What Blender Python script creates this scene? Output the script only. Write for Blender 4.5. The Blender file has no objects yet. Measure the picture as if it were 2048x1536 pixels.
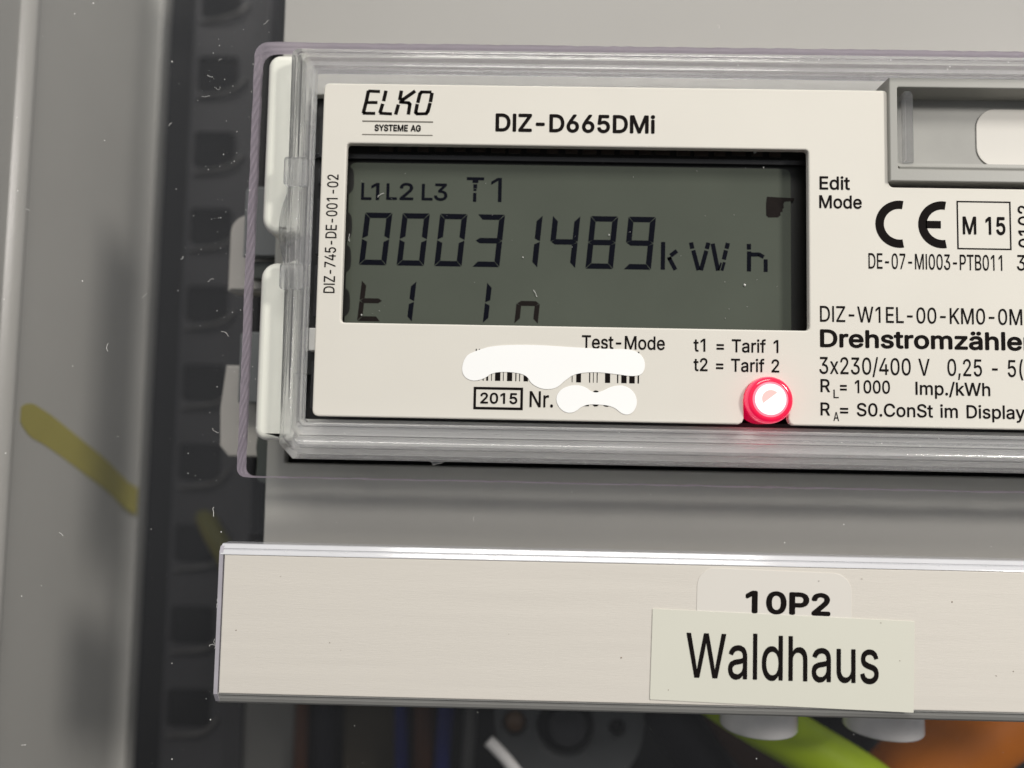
import bpy, math, random
from mathutils import Vector, Matrix, Euler
from mathutils.geometry import delaunay_2d_cdt
from math import sin, cos, pi, radians
random.seed(7)
S = bpy.context.scene
COL = S.collection
S.unit_settings.system = 'METRIC'
S.unit_settings.scale_length = 0.01            # 1 unit = 1 cm

# ------------------------------------------------------------------ camera
cd = bpy.data.cameras.new('camera'); cam = bpy.data.objects.new('camera', cd); COL.objects.link(cam)
cam.location = (3.1398, -5.0106, 13.0696)
cam.rotation_euler = Euler((radians(3.7841), radians(0.7192), radians(1.1265)), 'XYZ')
cd.sensor_width = 36; cd.lens = 36 * 1540 / 2048
cd.clip_start = 0.1; cd.clip_end = 500
cd.dof.use_dof = True; cd.dof.focus_distance = 13.0; cd.dof.aperture_fstop = 0.080
S.camera = cam
# ------------------------------------------------------------------ light and exposure
W = bpy.data.worlds.new('World'); S.world = W; W.use_nodes = True
# the room in front of the cabinet: dark floor, grey walls, paler ceiling
_t = W.node_tree; _tc = _t.nodes.new('ShaderNodeTexCoord'); _sx = _t.nodes.new('ShaderNodeSeparateXYZ'); _rp = _t.nodes.new('ShaderNodeValToRGB'); _mr = _t.nodes.new('ShaderNodeMapRange')
_mr.inputs[1].default_value = -1; _t.links.new(_tc.outputs['Generated'], _sx.inputs[0]); _t.links.new(_sx.outputs['Y'], _mr.inputs[0]); _t.links.new(_mr.outputs[0], _rp.inputs[0])
_rp.color_ramp.elements[0].position = 0.22; _rp.color_ramp.elements[0].color = (0.06, 0.06, 0.06, 1)
_rp.color_ramp.elements[1].position = 0.45; _rp.color_ramp.elements[1].color = (0.75, 0.77, 0.80, 1)
_e = _rp.color_ramp.elements.new(0.75); _e.color = (1.15, 1.17, 1.2, 1)
_t.links.new(_rp.outputs[0], _t.nodes['Background'].inputs[0])
_t.nodes['Background'].inputs[1].default_value = 0.36
def area(name, loc, target, sx, sy, power, color):
    l = bpy.data.lights.new(name, 'AREA'); l.shape = 'RECTANGLE'; l.size = sx; l.size_y = sy
    l.energy = power; l.color = color
    o = bpy.data.objects.new(name, l); COL.objects.link(o); o.location = loc
    d = Vector(target) - Vector(loc); o.rotation_euler = d.to_track_quat('-Z', 'Y').to_euler()
area('ceiling_lamp', (10, 58, 62), (4, -4, 0), 46, 22, 34000, (1.0, 0.965, 0.90))
area('room_lamp', (59, 22, 60), (4, -4, 0), 13, 10, 34000, (1.0, 0.96, 0.90))
S.view_settings.view_transform = 'Standard'; S.view_settings.look = 'None'
S.view_settings.exposure = 0.24; S.view_settings.gamma = 1.0
S.render.engine = 'CYCLES'
c = S.cycles
c.use_denoising = True
c.caustics_refractive = True; c.caustics_reflective = True
c.max_bounces = 14; c.transmission_bounces = 10; c.transparent_max_bounces = 16; c.glossy_bounces = 6
c.sample_clamp_indirect = 6.0; c.blur_glossy = 0.3

# ------------------------------------------------------------------ materials
def srgb(r, g, b):
    f = lambda v: (v/255/12.92 if v/255 <= .04045 else ((v/255+.055)/1.055)**2.4)
    return (f(r), f(g), f(b), 1)
def mat(name, col, rough=0.5, metal=0.0, var=0.05, vscale=1.2, bump=0.0, bscale=60, coat=0.0, spec=0.5, stretch=None, emit=None, es=0.0):
    m = bpy.data.materials.new(name); m.use_nodes = True
    nt = m.node_tree; b = nt.nodes['Principled BSDF']
    col = tuple(col) + ((1,) if len(col) == 3 else ())
    b.inputs['Roughness'].default_value = rough; b.inputs['Metallic'].default_value = metal
    b.inputs['Coat Weight'].default_value = coat; b.inputs['Coat Roughness'].default_value = 0.08
    b.inputs['Specular IOR Level'].default_value = spec
    tc = nt.nodes.new('ShaderNodeTexCoord'); mp = nt.nodes.new('ShaderNodeMapping')
    nt.links.new(tc.outputs['Object'], mp.inputs[0])
    if stretch: mp.inputs['Scale'].default_value = stretch
    n1 = nt.nodes.new('ShaderNodeTexNoise'); n1.inputs['Scale'].default_value = vscale; n1.inputs['Detail'].default_value = 6
    nt.links.new(mp.outputs[0], n1.inputs['Vector'])
    mix = nt.nodes.new('ShaderNodeMix'); mix.data_type = 'RGBA'
    mix.inputs[6].default_value = tuple(max(0, x*(1-var)) for x in col[:3]) + (1,)
    mix.inputs[7].default_value = tuple(min(1, x*(1+var)) for x in col[:3]) + (1,)
    nt.links.new(n1.outputs['Fac'], mix.inputs[0]); nt.links.new(mix.outputs[2], b.inputs['Base Color'])
    if bump:
        n2 = nt.nodes.new('ShaderNodeTexNoise'); n2.inputs['Scale'].default_value = bscale; n2.inputs['Detail'].default_value = 3
        nt.links.new(mp.outputs[0], n2.inputs['Vector'])
        bp = nt.nodes.new('ShaderNodeBump'); bp.inputs['Strength'].default_value = bump; bp.inputs['Distance'].default_value = 0.01
        nt.links.new(n2.outputs['Fac'], bp.inputs['Height']); nt.links.new(bp.outputs[0], b.inputs['Normal'])
    if emit:
        b.inputs['Emission Color'].default_value = tuple(emit) + (1,); b.inputs['Emission Strength'].default_value = es
    return m
def clear_mat(name, tint, rough, diffuse=0.0, dcol=(0.8, 0.8, 0.8), bump=0.0):
    """thin clear plastic: lets light straight through, mirrors by Fresnel, a little milky"""
    m = bpy.data.materials.new(name); m.use_nodes = True; nt = m.node_tree; nt.nodes.clear()
    out = nt.nodes.new('ShaderNodeOutputMaterial')
    tr = nt.nodes.new('ShaderNodeBsdfTransparent'); tr.inputs[0].default_value = tuple(tint) + (1,)
    gl = nt.nodes.new('ShaderNodeBsdfGlossy'); gl.inputs['Roughness'].default_value = rough
    df = nt.nodes.new('ShaderNodeBsdfDiffuse'); df.inputs[0].default_value = tuple(dcol) + (1,)
    fr = nt.nodes.new('ShaderNodeFresnel'); ge = nt.nodes.new('ShaderNodeNewGeometry')      # same mirror share on the way in and out of the slab
    io = nt.nodes.new('ShaderNodeMapRange'); io.inputs[3].default_value = 1.45; io.inputs[4].default_value = 1/1.45
    nt.links.new(ge.outputs['Backfacing'], io.inputs[0]); nt.links.new(io.outputs[0], fr.inputs[0])
    tc = nt.nodes.new('ShaderNodeTexCoord'); nz = nt.nodes.new('ShaderNodeTexNoise'); nz.inputs['Scale'].default_value = 0.9; nz.inputs['Detail'].default_value = 7
    mr = nt.nodes.new('ShaderNodeMapRange'); mr.inputs[3].default_value = diffuse*0.5; mr.inputs[4].default_value = diffuse*1.5
    nt.links.new(tc.outputs['Object'], nz.inputs['Vector']); nt.links.new(nz.outputs['Fac'], mr.inputs[0])
    if bump:
        n2 = nt.nodes.new('ShaderNodeTexNoise'); n2.inputs['Scale'].default_value = 16; n2.inputs['Detail'].default_value = 4
        mp = nt.nodes.new('ShaderNodeMapping'); mp.inputs['Scale'].default_value = (0.35, 1, 1)
        bp = nt.nodes.new('ShaderNodeBump'); bp.inputs['Strength'].default_value = bump; bp.inputs['Distance'].default_value = 0.012
        nt.links.new(tc.outputs['Object'], mp.inputs[0]); nt.links.new(mp.outputs[0], n2.inputs['Vector']); nt.links.new(n2.outputs['Fac'], bp.inputs['Height'])
        nt.links.new(bp.outputs[0], gl.inputs['Normal']); nt.links.new(bp.outputs[0], fr.inputs['Normal'])
    m1 = nt.nodes.new('ShaderNodeMixShader'); nt.links.new(mr.outputs[0], m1.inputs[0]); nt.links.new(tr.outputs[0], m1.inputs[1]); nt.links.new(df.outputs[0], m1.inputs[2])
    m2 = nt.nodes.new('ShaderNodeMixShader'); nt.links.new(fr.outputs[0], m2.inputs[0]); nt.links.new(m1.outputs[0], m2.inputs[1]); nt.links.new(gl.outputs[0], m2.inputs[2])
    nt.links.new(m2.outputs[0], out.inputs[0])
    return m
def glass_mat(name, col, rough, ior=1.45, bump=0.0):
    m = bpy.data.materials.new(name); m.use_nodes = True; nt = m.node_tree; b = nt.nodes['Principled BSDF']
    b.inputs['Base Color'].default_value = tuple(col) + (1,)
    b.inputs['Roughness'].default_value = rough; b.inputs['IOR'].default_value = ior
    b.inputs['Transmission Weight'].default_value = 1.0
    tc = nt.nodes.new('ShaderNodeTexCoord'); n2 = nt.nodes.new('ShaderNodeTexNoise'); n2.inputs['Scale'].default_value = 14; n2.inputs['Detail'].default_value = 4
    nt.links.new(tc.outputs['Object'], n2.inputs['Vector'])
    bp = nt.nodes.new('ShaderNodeBump'); bp.inputs['Strength'].default_value = bump; bp.inputs['Distance'].default_value = 0.01
    nt.links.new(n2.outputs['Fac'], bp.inputs['Height']); nt.links.new(bp.outputs[0], b.inputs['Normal'])
    return m

M = {}
M['face']   = mat('cream_faceplate', (0.72, 0.69, 0.625), 0.55, var=0.03, vscale=0.7, bump=0.25, bscale=110, spec=0.2)
M['house']  = mat('grey_housing', (0.46, 0.455, 0.415), 0.5, var=0.03, vscale=0.5, bump=0.15, bscale=80)
M['seat']   = mat('pale_grey_seat', (0.74, 0.73, 0.70), 0.5, var=0.05, bump=0.2)
M['black']  = mat('black_cavity', (0.006, 0.006, 0.006), 0.7, spec=0.1)
M['darkgap']= mat('dark_plastic', (0.025, 0.025, 0.027), 0.35, var=0.3, vscale=3)
M['grip']   = mat('cream_grip', (0.80, 0.80, 0.72), 0.4, var=0.03, bump=0.1, bscale=70)
M['ink']    = mat('black_ink', (0.008, 0.006, 0.0055), 0.8, var=0.3, vscale=30, spec=0.08)
M['greyink']= mat('grey_ink', (0.18, 0.165, 0.14), 0.6, var=0.1, spec=0.3)
M['lcd']    = mat('lcd_glass', (0.082, 0.092, 0.074), 0.15, var=0.16, vscale=0.45, spec=0.15)
M['lcdink'] = mat('lcd_segment', (0.004, 0.0045, 0.0085), 0.15, var=0.25, vscale=6, spec=0.1)
M['lcdfade']= mat('lcd_faded_segment', (0.014, 0.011, 0.010), 0.15, var=0.3, vscale=6, spec=0.1)
M['lcdrim'] = mat('lcd_black_rim', (0.010, 0.010, 0.009), 0.4, var=0.4, vscale=2)
M['pad']    = mat('brown_contact', (0.045, 0.032, 0.024), 0.4, var=0.4, vscale=8)
M['white']  = mat('white_cover_paint', (0.96, 0.96, 0.95), 0.7, var=0.01)
M['insert'] = mat('white_insert', (0.69, 0.65, 0.59), 0.42, spec=0.3, var=0.05, vscale=2.2, bump=0.3, bscale=40, stretch=(0.12, 4, 4))
M['lip']    = mat('clear_lip', (0.64, 0.64, 0.66), 0.12, var=0.06, vscale=3, coat=1.0)
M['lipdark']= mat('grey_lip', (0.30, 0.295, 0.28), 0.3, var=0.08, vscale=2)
M['endcap'] = mat('lilac_edge', (0.42, 0.40, 0.44), 0.2, var=0.15, vscale=4)
M['clearst']= mat('clear_sticker', (0.735, 0.70, 0.645), 0.2, var=0.01, coat=0.2)
M['paper']  = mat('cream_sticker', (0.70, 0.69, 0.60), 0.4, var=0.015, bump=0.08, bscale=50)
M['wall']   = mat('grey_cabinet_paint', (0.42, 0.415, 0.38), 0.28, var=0.05, vscale=0.4, bump=0.3, bscale=25)
M['back']   = mat('dark_back', (0.011, 0.011, 0.011), 0.7, spec=0.15, var=0.35, vscale=0.35)  # base colour kept near black for the shade deep in the cabinet
M['rail']   = mat('dark_rail', (0.034, 0.034, 0.036), 0.5, spec=0.3, var=0.25, vscale=0.8)
M['hooklip'] = mat('worn_lip', (0.055, 0.053, 0.05), 0.4, var=0.6, vscale=2.5)
M['plate']  = mat('grey_latch', (0.17, 0.18, 0.18), 0.45, var=0.06)
M['block']  = mat('cream_block', (0.52, 0.50, 0.45), 0.5, var=0.06)
M['hook']   = mat('dark_hook', (0.075, 0.085, 0.075), 0.4, var=0.15)
M['sticker']= mat('white_sticker', (0.68, 0.655, 0.61), 0.6, var=0.015, spec=0.15)
M['portgrey']= mat('port_grey', (0.34, 0.335, 0.31), 0.4, spec=0.3, var=0.04, bump=0.15)
M['portfloor']= mat('port_floor', (0.31, 0.305, 0.285), 0.45, spec=0.3, var=0.18, vscale=1.2)
M['frame']  = clear_mat('clear_frame_plastic', (0.965, 0.965, 0.97), 0.12, diffuse=0.20, dcol=(0.92, 0.92, 0.93), bump=0.2)
M['tab']    = clear_mat('clear_tab_plastic', (0.94, 0.94, 0.95), 0.06, diffuse=0.12, dcol=(0.80, 0.80, 0.81), bump=0.2)
M['cover']  = clear_mat('clear_cover', (0.965, 0.96, 0.965), 0.03, diffuse=0.0035, dcol=(0.75, 0.75, 0.78))
M['milky']  = clear_mat('milky_plastic', (0.85, 0.86, 0.85), 0.2, diffuse=0.85, dcol=(0.97, 0.96, 0.93))
M['dust']   = mat('pale_dust', (0.80, 0.79, 0.76), 0.8, var=0.1)
M['grime']  = mat('grime_speck', (0.22, 0.17, 0.13), 0.8, var=0.3, spec=0.1)
M['ledring']= mat('red_lens', (0.40, 0.008, 0.03), 0.12, var=0.2, vscale=5, coat=0.5, emit=(1.0, 0.004, 0.075), es=0.50)
M['ledrim'] = mat('pink_lens_rim', (0.40, 0.03, 0.07), 0.12, var=0.2, vscale=5, coat=0.5, emit=(1.0, 0.035, 0.12), es=0.62)
M['ledcore']= mat('glowing_core', (0.05, 0.04, 0.04), 0.3, var=0.6, vscale=9, emit=(1.0, 0.86, 0.82), es=1.25)
M['ledhalo']= mat('pink_halo', (0.05, 0.02, 0.02), 0.3, emit=(1.0, 0.25, 0.34), es=0.95)
M['ledchip']= mat('glowing_chip', (0.05, 0.02, 0.02), 0.3, emit=(1.0, 0.66, 0.60), es=0.80)
M['brown']  = mat('brown_wire', (0.045, 0.016, 0.006), 0.5, spec=0.2, var=0.2)
M['blue']   = mat('blue_wire', (0.008, 0.012, 0.085), 0.5, spec=0.2, var=0.2)
M['blackw'] = mat('black_wire', (0.0045, 0.0045, 0.007), 0.5, spec=0.2, var=0.3)  # black insulation, darkened further for the deep shade below the strip
M['greyw']  = mat('grey_wire', (0.085, 0.085, 0.078), 0.45, var=0.15)
M['olive']  = mat('olive_plate', (0.042, 0.035, 0.022), 0.6, spec=0.2, var=0.2, vscale=0.8)  # olive lowered to carry the shade below the strip
M['green']  = mat('green_insulation', (0.36, 0.50, 0.006), 0.5, spec=0.2, var=0.12)
M['yellow'] = mat('yellow_insulation', (0.62, 0.56, 0.02), 0.5, spec=0.2, var=0.12)
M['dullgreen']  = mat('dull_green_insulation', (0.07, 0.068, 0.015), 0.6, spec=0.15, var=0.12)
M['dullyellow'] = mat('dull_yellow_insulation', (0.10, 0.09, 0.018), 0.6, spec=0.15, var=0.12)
M['reflection']   = mat('yellow_reflection', (0.37, 0.33, 0.075), 0.6, var=0.12, vscale=0.8, spec=0.2)  # colour of the reflected wire, painted on a thin strip
M['orange'] = mat('orange_insulation', (0.52, 0.145, 0.002), 0.5, spec=0.2, var=0.15)
M['socket'] = mat('grey_socket', (0.065, 0.069, 0.069), 0.6, spec=0.2, var=0.15)  # grey lowered to carry the shade below the strip
M['amber']  = mat('amber_pin', (0.12, 0.06, 0.02), 0.4, var=0.2)

def bend(m, share, rough, ior):
    nt = m.node_tree; out = [n for n in nt.nodes if n.type == 'OUTPUT_MATERIAL'][0]; src = out.inputs[0].links[0].from_socket
    g = nt.nodes.new('ShaderNodeBsdfGlass'); g.inputs['Roughness'].default_value = rough; g.inputs['IOR'].default_value = ior; g.inputs['Color'].default_value = (0.98, 0.98, 0.98, 1)
    bp = [n for n in nt.nodes if n.type == 'BUMP'][0]; nt.links.new(bp.outputs[0], g.inputs['Normal'])
    mx = nt.nodes.new('ShaderNodeMixShader'); mx.inputs[0].default_value = share
    nt.links.new(src, mx.inputs[1]); nt.links.new(g.outputs[0], mx.inputs[2]); nt.links.new(mx.outputs[0], out.inputs[0])
bend(M['frame'], 0.5, 0.04, 1.45); bend(M['tab'], 0.6, 0.03, 1.45)
# sawn edge of the cover sheet: lilac plastic with slanting saw marks
def sawn():
    m = mat('sawn_edge', (0.40, 0.345, 0.41), 0.45, var=0.16, vscale=5)
    nt = m.node_tree; b = nt.nodes['Principled BSDF']
    tc = nt.nodes.new('ShaderNodeTexCoord'); mp = nt.nodes.new('ShaderNodeMapping'); mp.inputs['Rotation'].default_value = (radians(38), 0, 0)
    wv = nt.nodes.new('ShaderNodeTexWave'); wv.bands_direction = 'Z'; wv.inputs['Scale'].default_value = 2.2; wv.inputs['Distortion'].default_value = 2.0; wv.inputs['Detail'].default_value = 3
    bp = nt.nodes.new('ShaderNodeBump'); bp.inputs['Strength'].default_value = 0.55; bp.inputs['Distance'].default_value = 0.018
    nt.links.new(tc.outputs['Object'], mp.inputs[0]); nt.links.new(mp.outputs[0], wv.inputs['Vector'])
    nt.links.new(wv.outputs['Fac'], bp.inputs['Height']); nt.links.new(bp.outputs[0], b.inputs['Normal'])
    tl = nt.nodes.new('ShaderNodeBsdfTranslucent'); tl.inputs[0].default_value = (0.66, 0.60, 0.68, 1); nt.links.new(bp.outputs[0], tl.inputs['Normal'])
    mx = nt.nodes.new('ShaderNodeMixShader'); mx.inputs[0].default_value = 0.38; out = nt.nodes['Material Output']
    nt.links.new(b.outputs[0], mx.inputs[1]); nt.links.new(tl.outputs[0], mx.inputs[2]); nt.links.new(mx.outputs[0], out.inputs[0])
    return m
M['sawn'] = sawn()

# ------------------------------------------------------------------ helpers
def thing(name, label, cat, loc=(0, 0, 0), group=None):
    o = bpy.data.objects.new(name, None); COL.objects.link(o); o.location = loc; o.empty_display_size = 0.5
    o['label'] = label; o['category'] = cat
    if group: o['group'] = group
    return o
def tag(o, label, cat, group=None):
    o['label'] = label; o['category'] = cat
    if group: o['group'] = group
    return o
def wloc(o):
    v = Vector((0, 0, 0))
    while o: v += o.location; o = o.parent
    return v
def link(name, me, mats, parent=None, smooth=False, centre=True):
    if mats is not None:
        me.materials.clear()
        for m in (mats if isinstance(mats, (list, tuple)) else [mats]): me.materials.append(m)
    for p in me.polygons: p.use_smooth = smooth
    o = bpy.data.objects.new(name, me); COL.objects.link(o)
    ctr = Vector((0, 0, 0))
    if centre and len(me.vertices):
        xs = [v.co for v in me.vertices]
        lo = Vector((min(v.x for v in xs), min(v.y for v in xs), min(v.z for v in xs)))
        hi = Vector((max(v.x for v in xs), max(v.y for v in xs), max(v.z for v in xs)))
        ctr = (lo + hi)/2; me.transform(Matrix.Translation(-ctr))
    if parent: o.parent = parent; o.location = ctr - wloc(parent)
    else: o.location = ctr
    return o
def from_curve(cu):
    t = bpy.data.objects.new('tmp', cu); COL.objects.link(t)
    dg = bpy.context.evaluated_depsgraph_get()
    me = bpy.data.meshes.new_from_object(t.evaluated_get(dg))
    bpy.data.objects.remove(t); bpy.data.curves.remove(cu)
    return me
def shape(name, loops, z0, z1, m, parent=None, bevel=0.0, seg=2, smooth=False):
    """flat outline(s) with thickness; inner loops become holes"""
    cu = bpy.data.curves.new(name, 'CURVE'); cu.dimensions = '2D'; cu.fill_mode = 'BOTH'
    bevel = min(bevel, (z1-z0)/2*0.98)
    for lp in loops:
        sp = cu.splines.new('POLY'); sp.points.add(len(lp)-1); sp.use_cyclic_u = True
        for p, q in zip(sp.points, lp): p.co = (q[0], q[1], 0, 1)
    cu.extrude = (z1-z0)/2 - bevel; cu.bevel_depth = bevel; cu.bevel_resolution = seg; cu.offset = -bevel
    me = from_curve(cu); me.transform(Matrix.Translation((0, 0, (z0+z1)/2)))
    return link(name, me, m, parent, smooth)
def rrect(x0, y0, x1, y1, r=0.0, n=5):
    if not isinstance(r, (list, tuple)): r = [r]*4          # bl br tr tl
    pts = []
    for (cx, cy, a0, rr) in ((x0, y0, pi, r[0]), (x1, y0, 1.5*pi, r[1]), (x1, y1, 0, r[2]), (x0, y1, .5*pi, r[3])):
        if rr <= 0: pts.append((cx, cy)); continue
        ox = cx + (rr if cx == x0 else -rr); oy = cy + (rr if cy == y0 else -rr)
        for k in range(n+1):
            a = a0 + k/n*pi/2; pts.append((ox + rr*cos(a), oy + rr*sin(a)))
    return pts
def pymesh(name, V, F, m, parent=None, smooth=False, fm=None):
    me = bpy.data.meshes.new(name); me.from_pydata([tuple(v) for v in V], [], F); me.update()
    o = link(name, me, m, parent, smooth)
    if fm:
        for p, k in zip(me.polygons, fm): p.material_index = k
    return o
def extrude_profile(name, prof, x0, x1, m, parent=None, axis='x', smooth=False, closed=True):
    """profile (a,b) extruded along x (a=y,b=z) or along y (a=x,b=z)"""
    n = len(prof); V = []
    for t in (x0, x1):
        for a, b in prof: V.append((t, a, b) if axis == 'x' else (a, t, b))
    F = [(i, (i+1) % n, n+(i+1) % n, n+i) for i in range(n if closed else n-1)]
    if closed: F += [tuple(range(n))[::-1], tuple(range(n, 2*n))]
    return pymesh(name, V, F, m, parent, smooth)
def box(name, a, b, m, parent=None, bevel=0.02):
    return shape(name, [rrect(a[0], a[1], b[0], b[1], 0)], a[2], b[2], m, parent, bevel, 1)
def smooth_path(pts, per=8):
    P = [Vector(p) for p in pts]; out = []
    for i in range(len(P)-1):
        p0 = P[max(i-1, 0)]; p1 = P[i]; p2 = P[i+1]; p3 = P[min(i+2, len(P)-1)]
        for k in range(per):
            t = k/per
            out.append(0.5*((2*p1) + (p2-p0)*t + (2*p0-5*p1+4*p2-p3)*t*t + (3*p1-p0-3*p2+p3)*t**3))
    out.append(P[-1]); return out
def tube_data(path, r, n=10, roll=0.0):
    V, F = [], []
    for i, p in enumerate(path):
        d = (path[min(i+1, len(path)-1)] - path[max(i-1, 0)]).normalized()
        up = Vector((0, 0, 1)) if abs(d.z) < 0.9 else Vector((0, 1, 0))
        a = d.cross(up).normalized(); b = a.cross(d)
        rr = r[i] if isinstance(r, list) else r
        for k in range(n):
            t = 2*pi*k/n + roll; V.append(p + (a*cos(t) + b*sin(t))*rr)
    m = len(path)
    for i in range(m-1):
        for k in range(n): F.append((i*n+k, i*n+(k+1) % n, (i+1)*n+(k+1) % n, (i+1)*n+k))
    F.append(tuple(range(n))[::-1]); F.append(tuple((m-1)*n+k for k in range(n)))
    return V, F
def tube(name, pts, r, m, parent=None, n=14, per=8, roll=0.0, split=None, dome=0):
    path = smooth_path(pts, per)
    if dome: r = [r*math.sqrt(max(0.02, 1-(1-i/dome)**2)) if i < dome else r for i in range(len(path))]
    V, F = tube_data(path, r, n, roll)
    fm = None
    if split is not None: fm = [1 if (i % n) in split else 0 for i in range(len(F))]
    return pymesh(name, V, F, m, parent, True, fm)
def lathe(name, prof, c, m, parent=None, n=40, smooth=True, fm=None, axis='z'):
    V, F, fmm = [], [], []
    for r, z in prof:
        for k in range(n):
            a = 2*pi*k/n
            V.append((c[0]+r*cos(a), c[1]+r*sin(a), c[2]+z) if axis == 'z' else (c[0]+r*cos(a), c[1]+z, c[2]+r*sin(a)))
    for i in range(len(prof)-1):
        for k in range(n):
            F.append((i*n+k, i*n+(k+1) % n, (i+1)*n+(k+1) % n, (i+1)*n+k)); fmm.append(fm[i] if fm else 0)
    F.append(tuple(range(n))[::-1]); fmm.append(0); F.append(tuple((len(prof)-1)*n+k for k in range(n))); fmm.append(fm[-1] if fm else 0)
    return pymesh(name, V, F, m, parent, smooth, fmm if fm else None)

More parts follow.
